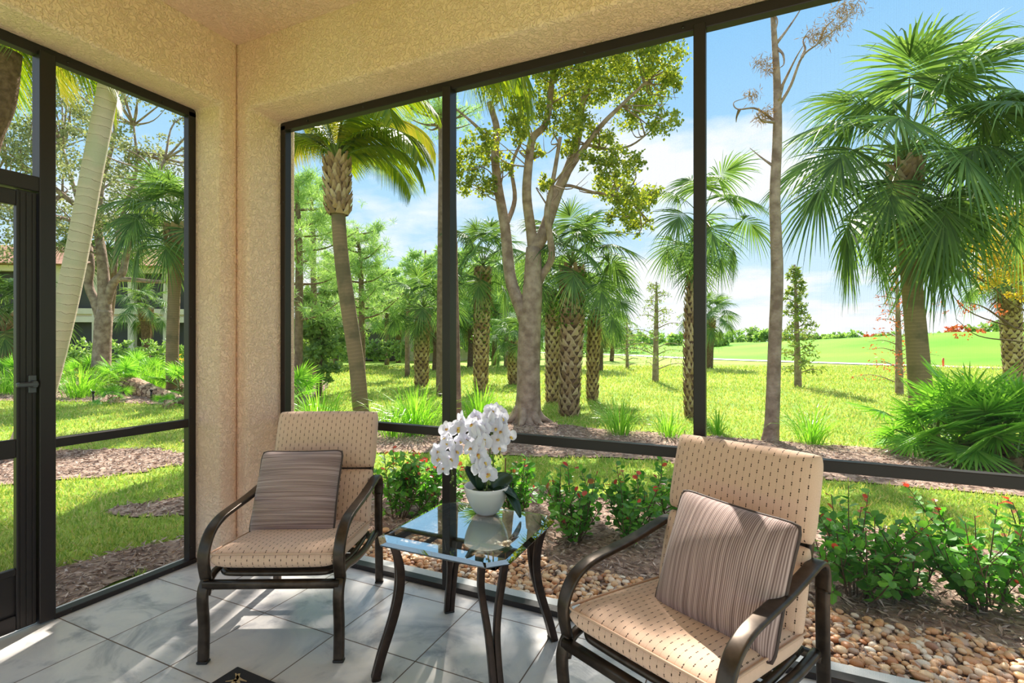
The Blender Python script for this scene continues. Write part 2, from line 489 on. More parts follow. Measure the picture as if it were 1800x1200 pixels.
def glass_mat(name, tint, gl):
    m = bpy.data.materials.new(name); n, l = nodes_of(m)
    b = n['Principled BSDF']
    b.inputs['Base Color'].default_value = tint
    b.inputs['Transmission Weight'].default_value = 1; b.inputs['Roughness'].default_value = 0.0; b.inputs['IOR'].default_value = 1.55
    g = n.new('ShaderNodeBsdfGlossy'); g.inputs['Roughness'].default_value = .01; g.inputs['Color'].default_value = (.95, 1, .98, 1)
    lw = n.new('ShaderNodeLayerWeight'); lw.inputs['Blend'].default_value = .5
    mu = n.new('ShaderNodeMath'); mu.operation = 'MULTIPLY'; mu.inputs[1].default_value = gl; l.new(lw.outputs['Facing'], mu.inputs[0])
    mx = n.new('ShaderNodeMixShader'); l.new(mu.outputs[0], mx.inputs[0]); l.new(b.outputs[0], mx.inputs[1]); l.new(g.outputs[0], mx.inputs[2])
    l.new(mx.outputs[0], n['Material Output'].inputs[0])
    return m
M['glass'] = glass_mat('table_glass', (0.90, 0.98, 0.95, 1), .75)
M['glass_edge'] = glass_mat('table_glass_edge', (0.45, 0.88, 0.80, 1), .25)
M['ceramic'] = mat('white_ceramic', srgb(232, 228, 226), .22, coat=.3)
M['orchid'] = leaf_mat('orchid_petal', [srgb(226, 224, 234), srgb(238, 236, 244)], .5, .35, (1.1, 1.1, 1.12, 1))
M['orchid_lip'] = leaf_mat('orchid_lip', [srgb(226, 190, 70), srgb(236, 214, 120), srgb(200, 120, 60)], .5, .2, (1.1, 1.05, .8, 1))
M['orchid_leaf'] = mat('orchid_leaf', srgb(26, 48, 28), .3, noise=(14, srgb(36, 64, 34)))
M['orchid_stem'] = mat('orchid_stem', srgb(96, 116, 46), .5)
M['moss'] = mat('moss', srgb(74, 84, 40), .9, noise=(60, srgb(46, 50, 28)), bump=(80, .8, .01))

def ground_mat():
    m = bpy.data.materials.new('lawn_ground'); n, l = nodes_of(m); b = n['Principled BSDF']
    b.inputs['Roughness'].default_value = .85; b.inputs['Specular IOR Level'].default_value = .15
    t = n.new('ShaderNodeTexCoord')
    a = n.new('ShaderNodeTexNoise'); a.inputs['Scale'].default_value = .35; a.inputs['Detail'].default_value = 6; a.inputs['Roughness'].default_value = .65
    l.new(t.outputs['Object'], a.inputs['Vector'])
    r = n.new('ShaderNodeValToRGB'); el = r.color_ramp.elements
    el[0].position = .33; el[0].color = srgb(112, 150, 48); el[1].position = .7; el[1].color = srgb(190, 196, 108)
    z = el.new(.5); z.color = srgb(150, 184, 66)
    l.new(a.outputs['Fac'], r.inputs[0])
    c = n.new('ShaderNodeTexNoise'); c.inputs['Scale'].default_value = 9; c.inputs['Detail'].default_value = 8; c.inputs['Roughness'].default_value = .75
    l.new(t.outputs['Object'], c.inputs['Vector'])
    r2 = n.new('ShaderNodeValToRGB'); r2.color_ramp.elements[0].position = .3; r2.color_ramp.elements[0].color = (.5, .5, .5, 1)
    r2.color_ramp.elements[1].position = .68; r2.color_ramp.elements[1].color = (1.25, 1.25, 1.2, 1)
    l.new(c.outputs['Fac'], r2.inputs[0])
    mm = n.new('ShaderNodeMixRGB'); mm.blend_type = 'MULTIPLY'; mm.inputs[0].default_value = 1
    l.new(r.outputs[0], mm.inputs[1]); l.new(r2.outputs[0], mm.inputs[2]); l.new(mm.outputs[0], b.inputs['Base Color'])
    k = n.new('ShaderNodeBump'); k.inputs['Strength'].default_value = .6; k.inputs['Distance'].default_value = .05
    l.new(c.outputs['Fac'], k.inputs['Height']); l.new(k.outputs[0], b.inputs['Normal'])
    return m
M['lawn'] = ground_mat()
M['fairway'] = mat('fairway_grass', srgb(98, 156, 38), .85, noise=(.12, srgb(128, 176, 54), 8), bump=(6, .4, .03), spec=.1)
M['path'] = mat('cart_path', srgb(226, 220, 212), .8, noise=(2, srgb(206, 198, 188)))
M['blade'] = leaf_mat('grass_blade', [srgb(118, 148, 62), srgb(160, 186, 84), srgb(212, 206, 140), srgb(138, 168, 70), srgb(206, 190, 136)], .6, .3)
M['soil'] = mat('mulch_soil', srgb(128, 104, 92), .95, noise=(14, srgb(186, 160, 142), 8), bump=(40, .8, .02), spec=.1)
M['chip'] = leaf_mat('mulch_chip', [srgb(104, 80, 70), srgb(164, 138, 122), srgb(214, 192, 176), srgb(130, 104, 92)], .8, 0.0)
M['pebble'] = leaf_mat('river_pebble', [srgb(224, 170, 118), srgb(240, 206, 164), srgb(200, 132, 84), srgb(228, 194, 156), srgb(214, 152, 98), srgb(246, 230, 208), srgb(172, 122, 94)], .5, 0.0)
def pebble_mat():
    m = bpy.data.materials.new('river_pebble_single'); n, l = nodes_of(m); b = n['Principled BSDF']; b.inputs['Roughness'].default_value = .45
    oi = n.new('ShaderNodeObjectInfo'); r = n.new('ShaderNodeValToRGB'); el = r.color_ramp.elements
    cs = [srgb(224, 170, 118), srgb(240, 206, 164), srgb(200, 132, 84), srgb(228, 194, 156), srgb(214, 152, 98), srgb(246, 230, 208), srgb(172, 122, 94)]
    el[0].color = cs[0]; el[1].color = cs[-1]
    for i in range(1, 6): q = el.new(i / 6); q.color = cs[i]
    l.new(oi.outputs['Random'], r.inputs[0]); l.new(r.outputs[0], b.inputs['Base Color'])
    return m
M['pebble1'] = pebble_mat()
M['sabal'] = leaf_mat('cabbage_palm_leaf', [srgb(68, 98, 58), srgb(98, 130, 72), srgb(126, 152, 90), srgb(80, 112, 72)], .55, .33, (1.7, 1.7, .7, 1), .2)
M['sabal_dry'] = leaf_mat('dry_palm_leaf', [srgb(124, 98, 68), srgb(156, 128, 88)], .7, .2)
M['petiole'] = mat('palm_petiole', srgb(106, 128, 60), .5)
M['coco'] = leaf_mat('coconut_leaf', [srgb(72, 104, 28), srgb(112, 136, 36), srgb(150, 158, 44), srgb(90, 116, 32)], .45, .38, (1.6, 1.6, .5, 1), .12)
M['coco_yellow'] = leaf_mat('coconut_leaf_yellow', [srgb(160, 152, 66), srgb(150, 148, 60), srgb(120, 138, 50)], .5, .35, (1.4, 1.3, .6, 1))
M['palmetto'] = leaf_mat('palmetto_leaf', [srgb(94, 148, 56), srgb(130, 180, 74), srgb(158, 202, 98)], .35, .4, (1.5, 1.6, .6, 1), .12)
M['lily'] = leaf_mat('lily_leaf', [srgb(96, 156, 40), srgb(138, 190, 60), srgb(176, 214, 100)], .35, .4, (1.4, 1.5, .6, 1))
M['coco_plum'] = leaf_mat('shrub_leaf', [srgb(62, 118, 44), srgb(92, 152, 58), srgb(122, 178, 72), srgb(74, 130, 56)], .42, .35, (1.6, 1.8, .6, 1))
M['red_leaf'] = leaf_mat('red_new_leaf', [srgb(196, 60, 48), srgb(214, 96, 66), srgb(150, 50, 52), srgb(200, 130, 76)], .35, .4, (1.5, 1.1, 1, 1))
M['gum_leaf'] = leaf_mat('broadleaf', [srgb(96, 120, 52), srgb(128, 148, 60), srgb(178, 182, 74), srgb(108, 130, 60)], .35, .42, (1.7, 1.6, .6, 1))
M['oak_leaf'] = leaf_mat('oak_leaf', [srgb(116, 126, 92), srgb(150, 156, 118), srgb(168, 170, 128), srgb(104, 116, 84)], .5, .35, (1.3, 1.3, .8, 1))
M['pine_leaf'] = leaf_mat('pine_needle', [srgb(120, 156, 90), srgb(156, 186, 112), srgb(186, 208, 140)], .5, .35, (1.4, 1.5, .8, 1))
M['far_leaf'] = leaf_mat('mixed_leaf', [srgb(112, 144, 84), srgb(148, 174, 102), srgb(176, 198, 124)], .5, .35, (1.3, 1.4, .7, 1), .15)
M['cyp_green'] = leaf_mat('cypress_leaf', [srgb(112, 140, 72), srgb(140, 156, 84), srgb(120, 132, 80)], .5, .35)
M['cyp_red'] = leaf_mat('rust_leaf', [srgb(196, 92, 52), srgb(206, 124, 72), srgb(168, 84, 56)], .5, .35, (1.4, 1.1, .9, 1))
M['cyp_yellow'] = leaf_mat('yellow_leaf', [srgb(188, 172, 52), srgb(206, 186, 66), srgb(190, 150, 56), srgb(150, 158, 60)], .5, .4, (1.4, 1.3, .6, 1))
M['yellow_flower'] = leaf_mat('yellow_flower', [srgb(230, 190, 40), srgb(236, 210, 80)], .5, .3)
M['bark'] = mat('grey_brown_bark', srgb(132, 110, 96), .9, noise=(7, srgb(178, 156, 138), 8), bump=(30, .8, .02), spec=.15)
M['bark_dark'] = mat('brown_bark', srgb(92, 74, 60), .9, noise=(9, srgb(128, 106, 88), 8), bump=(30, .8, .02), spec=.15)
M['bark_pine'] = mat('pine_bark', srgb(120, 96, 82), .9, noise=(10, srgb(150, 124, 108), 8), bump=(30, .8, .02), spec=.15)
M['boot'] = leaf_mat('palm_boot', [srgb(128, 98, 74), srgb(170, 138, 108), srgb(200, 174, 144), srgb(142, 110, 84)], .8, 0.0)
M['vine'] = leaf_mat('climbing_vine_leaf', [srgb(60, 98, 36), srgb(110, 150, 50), srgb(84, 124, 44)], .4, .35)
M['white_wall'] = mat('house_wall', srgb(228, 214, 190), .8, noise=(1, srgb(218, 202, 176)))
M['roof'] = mat('clay_roof', srgb(182, 134, 108), .8, noise=(3, srgb(160, 112, 88)))
M['dark_screen'] = mat('dark_screening', srgb(70, 68, 66), .6)

def ring_trunk_mat(name, c1, c2, cdark, spacing, patch=None):
    """ringed palm trunk: rings along the trunk's length (uv.y in metres)"""
    m = bpy.data.materials.new(name); n, l = nodes_of(m); b = n['Principled BSDF']
    b.inputs['Roughness'].default_value = .85; b.inputs['Specular IOR Level'].default_value = .2
    u = n.new('ShaderNodeUVMap'); t = n.new('ShaderNodeTexCoord'); sp = n.new('ShaderNodeSeparateXYZ'); l.new(u.outputs[0], sp.inputs[0])
    nz = n.new('ShaderNodeTexNoise'); nz.inputs['Scale'].default_value = 6; nz.inputs['Detail'].default_value = 7
    l.new(t.outputs['Object'], nz.inputs['Vector'])
    a = n.new('ShaderNodeMath'); a.operation = 'MULTIPLY_ADD'; a.inputs[1].default_value = spacing * .9
    l.new(nz.outputs['Fac'], a.inputs[0]); l.new(sp.outputs['Y'], a.inputs[2])
    d = n.new('ShaderNodeMath'); d.operation = 'DIVIDE'; d.inputs[1].default_value = spacing; l.new(a.outputs[0], d.inputs[0])
    f = n.new('ShaderNodeMath'); f.operation = 'FRACT'; l.new(d.outputs[0], f.inputs[0])
    r = n.new('ShaderNodeValToRGB'); el = r.color_ramp.elements
    el[0].position = 0; el[0].color = cdark; el[1].position = 1; el[1].color = c1
    for p, c in ((.1, c1), (.55, c2), (.93, c2)):
        q = el.new(p); q.color = c
    l.new(f.outputs[0], r.inputs[0])
    n2 = n.new('ShaderNodeTexNoise'); n2.inputs['Scale'].default_value = 2.3; n2.inputs['Detail'].default_value = 8; l.new(t.outputs['Object'], n2.inputs['Vector'])
    r2 = n.new('ShaderNodeValToRGB'); r2.color_ramp.elements[0].position = .52; r2.color_ramp.elements[0].color = (0, 0, 0, 1); r2.color_ramp.elements[1].position = .62
    r2.color_ramp.elements[1].color = (.8, .8, .8, 1)
    l.new(n2.outputs['Fac'], r2.inputs[0])
    mx = n.new('ShaderNodeMixRGB'); l.new(r2.outputs[0], mx.inputs[0]); l.new(r.outputs[0], mx.inputs[1]); mx.inputs[2].default_value = patch or c2
    l.new(mx.outputs[0], b.inputs['Base Color'])
    k = n.new('ShaderNodeBump'); k.inputs['Strength'].default_value = .6; k.inputs['Distance'].default_value = .01
    l.new(f.outputs[0], k.inputs['Height']); l.new(k.outputs[0], b.inputs['Normal'])
    return m
M['trunk_pale'] = ring_trunk_mat('pale_ringed_trunk', srgb(214, 194, 176), srgb(200, 182, 164), srgb(130, 110, 94), .11, srgb(190, 184, 160))
M['trunk_brown'] = ring_trunk_mat('brown_ringed_trunk', srgb(154, 128, 104), srgb(140, 116, 94), srgb(104, 84, 68), .06, srgb(108, 96, 76))
M['trunk_boot'] = mat('fibrous_trunk', srgb(132, 104, 84), .9, noise=(16, srgb(96, 74, 58), 6), bump=(40, .8, .02), spec=.1)
M['wire'] = mat('insect_screen_wire', srgb(70, 72, 74), .6)

# ------------------------------------------------------------------ room shell
YS, XS = 2.366, -3.077            # planes of the screens
YI, XI = 2.104, -2.824            # room-side wall faces
YO, XO = 2.465, -3.18             # outer wall faces
ZC, ZH = 3.164, 2.765             # ceiling, underside of the headers
XJ, YJ = -2.738, 1.993            # corner-side jambs of the openings
XE, YE = 3.2, -2.6                # far ends of the room

def prism_wall(name, quads):
    b = MB()
    for lo, hi in quads:
        c = [(lo[i] + hi[i]) / 2 for i in range(3)]; s = [hi[i] - lo[i] for i in range(3)]
        b.box(c, s)
    o = b.build(name, M['stucco'], smooth=False)
    tag(o, kind='structure'); return o

def bevel_wall(name, poly_bm):
    me = bpy.data.meshes.new(name); poly_bm.to_mesh(me); poly_bm.free(); me.materials.append(M['stucco'])
    o = bpy.data.objects.new(name, me); COL.objects.link(o); tag(o, kind='structure')
    md = o.modifiers.new('Bevel', 'BEVEL'); md.width = .022; md.segments = 4; md.limit_method = 'ANGLE'; md.angle_limit = math.radians(40)
    for p in me.polygons: p.use_smooth = True
    return o
import bmesh
def extrude_poly(pts, axis_len, to3):
    """polygon with one concavity extruded"""
    bm = bmesh.new()
    v0 = [bm.verts.new(to3(a, b, 0)) for a, b in pts]; v1 = [bm.verts.new(to3(a, b, axis_len)) for a, b in pts]
    n = len(pts)
    f0 = bm.faces.new(v0); bm.faces.new(list(reversed(v1)))
    for i in range(n):
        j = (i + 1) % n
        bm.faces.new((v0[j], v0[i], v1[i], v1[j]))
    bmesh.ops.recalc_face_normals(bm, faces=bm.faces)
    return bm
# right-hand wall (header + corner jamb), an inverted L seen from inside
bm = extrude_poly([(XO, GZ - .1), (XJ, GZ - .1), (XJ, ZH), (XE, ZH), (XE, ZC + .25), (XO, ZC + .25)], YO - YI, lambda a, b, t: (a, YI + t, b))
bevel_wall('wall_right', bm)
bm = extrude_poly([(YI, GZ - .1), (YJ, GZ - .1), (YJ, ZH), (YE, ZH), (YE, ZC + .25), (YI, ZC + .25)], XI - XO, lambda a, b, t: (XO + t, a, b))
bevel_wall('wall_left', bm)
# floor slab and ceiling
b = MB(); b.box(((XO + XE) / 2, (YO + YE) / 2, -.06), (XE - XO, YO - YE, .12)); o = b.build('floor', M['tile'], smooth=False); tag(o, kind='structure')
o.location = (0, 0, 0)
b = MB(); b.box(((XI + XE) / 2, (YI + YE) / 2, ZC + .1), (XE - XI, YI - YE, .2)); tag(b.build('ceiling', M['stucco'], smooth=False), kind='structure')

# screen frames
FD = .05
ZT = 2.745
RT, RB = .878, .832      # chair rail
def wires(b, c0, along, L, z0, z1, step=.0045, w=.00009):
    """real fine wires of an insect screen, thin ribbons"""
    a = np.array(along, float); c0 = np.array(c0, float)
    n = int(L / step); t = (np.arange(n) + .5) * step
    A = c0 + t[:, None] * a
    up = np.array([0, 0, 1.])
    V = np.stack([A - a * w + up * z0, A + a * w + up * z0, A + a * w + up * z1, A - a * w + up * z1], 1)
    b.add(V.reshape(-1, 3), (np.arange(n) * 4)[:, None] + np.array([0, 1, 2, 3]))
    n = int((z1 - z0) / step); z = z0 + (np.arange(n) + .5) * step
    Z = up * z[:, None]
    V = np.stack([c0 + Z - up * w, c0 + a * L + Z - up * w, c0 + a * L + Z + up * w, c0 + Z + up * w], 1)
    b.add(V.reshape(-1, 3), (np.arange(n) * 4)[:, None] + np.array([0, 1, 2, 3]))
def screws(b, pts, nrm):
    for p in pts:
        P = np.array(p, float); q = np.array(nrm, float)
        b.tube([P, P + q * .003], .006, 8)
mull = [-1.469, -.180, 1.11]
w_r = empty('window_1', (0, 0, 0), kind='structure')
def bar(name, c, s, par, m='bronze'):
    b = MB(); b.box(c, s, bev=.003); return b.build(name, M[m], par, smooth=False)
bar('top_rail', ((XJ + XE) / 2, YS, ZT - .005), (XE - XJ, FD, .05), w_r)
bar('floor_track', ((XJ + XE) / 2, YS - .005, .014), (XE - XJ, .06, .028), w_r)
bar('jamb', (XJ + .022, YS, ZT / 2), (.044, FD, ZT), w_r)
for x in mull:
    bar('mullion', (x, YS - .004, ZT / 2), (.05, FD + .022, ZT - .03), w_r)
xs = [XJ + .044] + mull + [XE]
for i in range(4):
    x0 = xs[i] + (.025 if i else 0); x1 = xs[i + 1] - (.025 if i < 3 else 0)
    bar('chair_rail', ((x0 + x1) / 2, YS - .002, (RT + RB) / 2), (x1 - x0, FD - .004, RT - RB), w_r)
    b = MB(); wires(b, (x0, YS + .012, 0), (1, 0, 0), x1 - x0, .03, RB); wires(b, (x0, YS + .012, 0), (1, 0, 0), x1 - x0, RT, ZT - .03)
    b.build('screen_mesh', M['wire'], w_r, smooth=False)
b = MB()
screws(b, [(XJ + .03, YS - FD / 2, z) for z in (.35, .72, 1.15, 1.7, 2.25, 2.55)], (0, -1, 0))
screws(b, [(x, YS - FD / 2 - .008, .018) for x in np.arange(-2.5, 3, .42)], (0, -1, 0))
screws(b, [(x, YS - FD / 2, ZT - .008) for x in np.arange(-2.5, 3, .45)], (0, -1, 0))
tag(b.build('screw_heads', M['screw'], w_r), kind='stuff')

b = MB(); b.box(((XJ + XE) / 2, (YS + .028 + YO) / 2, .010), (XE - XJ, YO - YS - .03, .020)); tag(b.build('trim_1', mat('sill_sky_reflection', srgb(206, 204, 200), .5), smooth=False), kind='structure')  # sill strip; the sky's reflection on the track is put into its pale grey
w_l = empty('window_2', (0, 0, 0), kind='structure')
YP0, YP1 = 1.235, 1.292           # door-side post
bar('top_rail', (XS, (YJ + YE) / 2, ZT - .005), (FD, YJ - YE, .05), w_l)
bar('floor_track', (XS + .005, (YJ + YP1) / 2, .014), (.06, YJ - YP1, .028), w_l)
bar('jamb', (XS, YJ - .022, ZT / 2), (FD, .044, ZT), w_l)
bar('post', (XS + .006, (YP0 + YP1) / 2, ZT / 2), (FD + .024, YP1 - YP0 + .006, ZT - .02), w_l)
bar('chair_rail', (XS, (YJ - .044 + YP1) / 2, (RT + RB) / 2), (FD - .004, YJ - .044 - YP1, RT - RB), w_l)
b = MB(); y0 = YP1 + .003; L = YJ - .044 - y0
wires(b, (XS - .012, y0, 0), (0, 1, 0), L, .03, RB); wires(b, (XS - .012, y0, 0), (0, 1, 0), L, RT, ZT - .03)
b.build('screen_mesh', M['wire'], w_l, smooth=False)
b = MB()
screws(b, [(XS + FD / 2, YJ - .03, z) for z in (.1, .6, .95, 1.5, 2.1, 2.6)], (1, 0, 0))
screws(b, [(XS + FD / 2 + .012, (YP0 + YP1) / 2, z) for z in (.08, 1.03)], (1, 0, 0))
screws(b, [(XS + FD / 2, y, ZT - .01) for y in (1.35, 1.8)], (1, 0, 0))
screws(b, [(XS + FD / 2 + .008, y, .018) for y in (1.36, 1.85)], (1, 0, 0))
tag(b.build('screw_heads', M['screw'], w_l), kind='stuff')
# transom over the door, with the pane above it
ZD = 2.06
bar('transom', (XS + .004, (YP0 + YE) / 2, ZD + .035), (FD + .016, YP0 - YE, .07), w_l)
b = MB(); wires(b, (XS - .012, .1, 0), (0, 1, 0), YP0 - .1, ZD + .07, ZT - .03); b.build('screen_mesh', M['wire'], w_l, smooth=False)
bar('hinge_post', (XS, .13, ZD / 2), (FD, .05, ZD), w_l)

d1 = empty('door_1', (0, 0, 0), kind='structure')
DY0, DY1 = .16, YP0 - .006
bar('stile', (XS + .008, DY1 - .037, ZD / 2 + .005), (.032, .074, ZD - .02), d1)
bar('stile', (XS + .008, DY0 + .037, ZD / 2 + .005), (.032, .074, ZD - .02), d1)
b = MB()
for k in (-.022, .0, .022): b.box((XS + .026, DY1 - .037 + k, ZD / 2 + .005), (.004, .006, ZD - .04))
b.build('stile_ribs', M['bronze'], d1, smooth=False)
bar('door_rail', (XS + .008, (DY0 + DY1) / 2, ZD - .045), (.03, DY1 - DY0 - .148, .07), d1)
bar('door_rail', (XS + .008, (DY0 + DY1) / 2, .855), (.03, DY1 - DY0 - .148, .085), d1)
bar('door_rail', (XS + .008, (DY0 + DY1) / 2, .05), (.03, DY1 - DY0 - .148, .07), d1)
bar('door_rail', (XS + .008, (DY0 + DY1) / 2, .285), (.03, DY1 - DY0 - .148, .03), d1)
bar('kick_panel', (XS + .004, (DY0 + DY1) / 2, .18), (.008, DY1 - DY0 - .14, .2), d1)
b = MB(); wires(b, (XS - .002, DY0 + .07, 0), (0, 1, 0), DY1 - DY0 - .144, .3, .81); wires(b, (XS - .002, DY0 + .07, 0), (0, 1, 0), DY1 - DY0 - .144, .9, ZD - .08)
b.build('screen_mesh', M['wire'], d1, smooth=False)
lt = bar('latch_plate', (XS + .031, DY1 - .02, 1.15), (.012, .03, .085), d1, 'latch')
b = MB(); b.box((XS + .05, DY1 - .045, 1.15), (.022, .08, .022), bev=.005); b.box((XS + .045, DY1 - .018, 1.15), (.03, .02, .034), bev=.004)
o = b.build('latch_lever', M['latch'], lt, smooth=False)

# downspout outside the left wall
b = MB(); b.box((XO - .035, 2.08, .70), (.06, .08, .22), bev=.006)
b.box((XO - .07, 2.08, .71), (.012, .06, .16), bev=.003)
tag(b.build('junction_box', mat('grey_box', srgb(150, 150, 150), .5), smooth=False), 'small grey electrical box on the outer wall just past the left screen', 'electrical box')

# ------------------------------------------------------------------ ground
PATH = [(-28, 95), (-8, 74), (2, 64), (10, 54), (15.3, 40.5), (21, 31.6), (25.4, 26.3), (34, 19), (50, 10), (75, 0)]   # cart path, camera-frame metres
pp = catm(PATH, 8)
def beyond(xr, d):
    """signed distance beyond the cart path"""
    P = pp
    best = np.full(np.shape(xr), 1e9); sgn = np.zeros(np.shape(xr))
    for i in range(len(P) - 1):
        a, c = P[i], P[i + 1]; ab = c - a
        t = np.clip(((xr - a[0]) * ab[0] + (d - a[1]) * ab[1]) / ab.dot(ab), 0, 1)
        qx, qy = xr - (a[0] + t * ab[0]), d - (a[1] + t * ab[1])
        D = np.hypot(qx, qy); cr_ = ab[0] * qy - ab[1] * qx
        m = D < best
        best = np.where(m, D, best); sgn = np.where(m, np.sign(cr_), sgn)
    return best * sgn
def gheight(xr, d):
    q = beyond(xr, d) - 1.5
    t = np.clip(q / 24, 0, 1); t = t * t * (3 - 2 * t)
    ang = np.clip(xr / np.maximum(d, 1) , 0, 1.2)
    hh = .95 + 1.25 * np.clip((ang - .38) / .5, 0, 1)
    return GZ + t * hh + np.where(q > 0, .12 * np.sin(xr * .21) * t, 0)
def gz_at(px=None, d=None, xr=None):
    if xr is None: xr = (px - 900) / FPX * d
    return float(gheight(np.array(xr, float), np.array(d, float)))

xr_ = np.unique(np.concatenate([np.linspace(-160, -30, 14), np.linspace(-30, 80, 111), np.linspace(80, 220, 15)]))
d_ = np.unique(np.concatenate([np.linspace(-40, 10, 12), np.linspace(10, 100, 91), np.linspace(100, 260, 17)]))
XR, DD = np.meshgrid(xr_, d_, indexing='ij')
ZZ = gheight(XR, DD); BY = beyond(XR, DD)
P = np.stack([XR * CT - DD * ST, XR * ST + DD * CT, ZZ], -1)
b = MB(); b.grid(P)
mi = (BY[:-1, :-1] + BY[1:, 1:]) / 2 > .5
me_o = b.build('lawn_ground', [M['lawn'], M['fairway']])
me_o.data.polygons.foreach_set('material_index', mi.ravel().astype(np.int32))
tag(me_o, kind='structure')
# flip if needed
if me_o.data.polygons[0].normal.z < 0: me_o.data.flip_normals()
# cart path ribbon
T = np.gradient(pp, axis=0); T /= np.linalg.norm(T, axis=1)[:, None]; Nn = np.stack([-T[:, 1], T[:, 0]], 1)
rows = []
for s_ in (-1.1, -.4, .4, 1.1):
    q = pp + Nn * s_
    x, y = q[:, 0] * CT - q[:, 1] * ST, q[:, 0] * ST + q[:, 1] * CT
    rows.append(np.stack([x, y, gheight(q[:, 0], q[:, 1]) + .04], 1))
b = MB(); b.grid(np.stack(rows)); o = b.build('cart_path', M['path'])
if o.data.polygons[0].normal.z < 0: o.data.flip_normals()
tag(o, kind='structure')

def inside(poly, P):
    x, y = P[:, 0], P[:, 1]; r = np.zeros(len(P), bool); n = len(poly)
    for i in range(n):
        x0, y0 = poly[i]; x1, y1 = poly[(i + 1) % n]
        c = ((y0 > y) != (y1 > y)) & (x < (x1 - x0) * (y - y0) / (y1 - y0 + 1e-12) + x0)
        r ^= c
    return r
BEDS = []
def bed(poly_w, label, dens, size=(.05, .012), z=.012, name='mulch_bed', wob=.07):
    """organic-edged bed of bark mulch: soil sheet with loose chips on it"""
    P = np.array(poly_w); out = []
    for i in range(len(P)):
        a, c = P[i], P[(i + 1) % len(P)]; k = max(2, int(np.linalg.norm(c - a) / .15))
        for t in np.linspace(0, 1, k, endpoint=False): out.append(a + (c - a) * t)
    out = np.array(out); out += R.normal(size=out.shape) * wob * .5
    if dens > 0: BEDS.append(out)
    b = MB(); b.add(np.column_stack([out, np.full(len(out), GZ + z)]), [tuple(range(len(out)))])
    lo, hi = out.min(0), out.max(0); area = np.prod(hi - lo); n = int(area * dens)
    Q = R.uniform(lo, hi, (n, 2)); Q = Q[inside(out, Q)]; n = len(Q)
    C = np.column_stack([Q, GZ + z + R.uniform(0.002, .022, n)])
    Dv = unit(n); Dv[:, 2] *= .25; Nv = unit(n, 1.3)
    b.leaves(C, Dv, Nv, R.uniform(.4, 1.5, n) * size[0], R.uniform(.6, 1.5, n) * size[1], mi=1)
    o = b.build(name, [M['soil'], M['chip']], smooth=False)
    if o.data.polygons[0].normal.z < 0: o.data.polygons[0].flip()
    tag(o, label, 'mulch', kind='stuff'); return o
bed([(XO - .02, 2.56), (5.5, 2.56), (5.5, 4.35), (3.5, 4.25), (2.2, 4.3), (1.0, 4.5), (0, 4.45), (-1.2, 4.45), (-2.4, 4.3), (-3.2, 4.0), (-3.5, 3.2)],
    'dark bark mulch under the red tipped shrubs behind the pebble strip', 1500, (.055, .011))
farbed = [cam2w(*q) for q in [(-4.6, 7.0), (-3, 6.6), (-1.65, 6.35), (0, 6.15), (1.4, 6.0), (2.6, 5.4), (3.36, 4.97), (4.67, 4.5), (7, 3.9), (9.5, 4.2), (9, 5.4), (6.3, 6.1), (4.9, 6.5), (3.8, 7.0), (2.6, 7.5), (1.4, 8.0), (.6, 8.7), (-.4, 8.9), (-1.2, 7.9), (-2.4, 7.9), (-3.6, 8.6), (-4.8, 8.2)]]
bed(farbed, 'pale bark mulch around the forked tree and grass clumps', 520, (.06, .014))
bed([(XO - .09, -2), (XO - .09, 2.4), (-3.45, 2.5), (-3.6, 2.2), (-3.85, 1.7), (-4.0, 1.2), (-4.0, .5), (-4.1, -.5), (-4.0, -2)],
    'brown bark mulch strip along the foot of the left screen', 2600, (.05, .010))
bed([cam2w(*q) for q in [(-6.2, 5.1), (-5, 4.9), (-4.2, 5.15), (-3.72, 5.7), (-3.9, 6.2), (-4.6, 6.55), (-5.6, 6.5), (-6.6, 6.2), (-7, 5.6)]],
    'dark oval of mulch around the leaning pale palm on the left lawn', 1100, (.055, .012))
bed([cam2w(*q) for q in [(-3.35, 4.15), (-2.9, 3.95), (-2.2, 4.1), (-2.0, 4.5), (-2.5, 4.75), (-3.0, 4.5)]],
    'small patch of mulch in the grass left of the stucco corner', 1500, (.05, .012))
bed([cam2w(*q) for q in [(-16, 11.5), (-12, 11.8), (-9.5, 11.6), (-7.2, 11.0), (-5.4, 10.2), (-4.6, 11), (-5.2, 14), (-6.5, 18), (-10, 20), (-20, 19), (-22, 13)]],
    'pine straw bed under the oak and palms on the left', 160, (.10, .02))

# short lawn grass, blades
def grass_blades():
    n = 260000
    d = 3.0 + 25 * R.uniform(0, 1, n) ** 1.9
    xr = R.uniform(-1.15, 1.15, n) * d
    x, y = xr * CT - d * ST, xr * ST + d * CT
    ok = ((y > 2.6) | (x < XO - .1))
    Q = np.stack([x, y], 1)
    for p in BEDS: ok &= ~inside(p, Q)
    Q = Q[ok]; dd = d[ok]; n = len(Q)
    dirv = unit(n, 1.6); L = R.uniform(.025, .06, n) * (0.8 + dd / 12)
    C = np.column_stack([Q, np.full(n, GZ - .005)])
    b = MB(); b.leaves(C, dirv, unit(n), L, R.uniform(.005, .009, n) * (0.8 + dd / 7))
    o = b.build('lawn_grass', M['blade'], smooth=False); tag(o, 'short sunlit lawn grass between the mulch beds outside', 'grass', kind='stuff')
grass_blades()

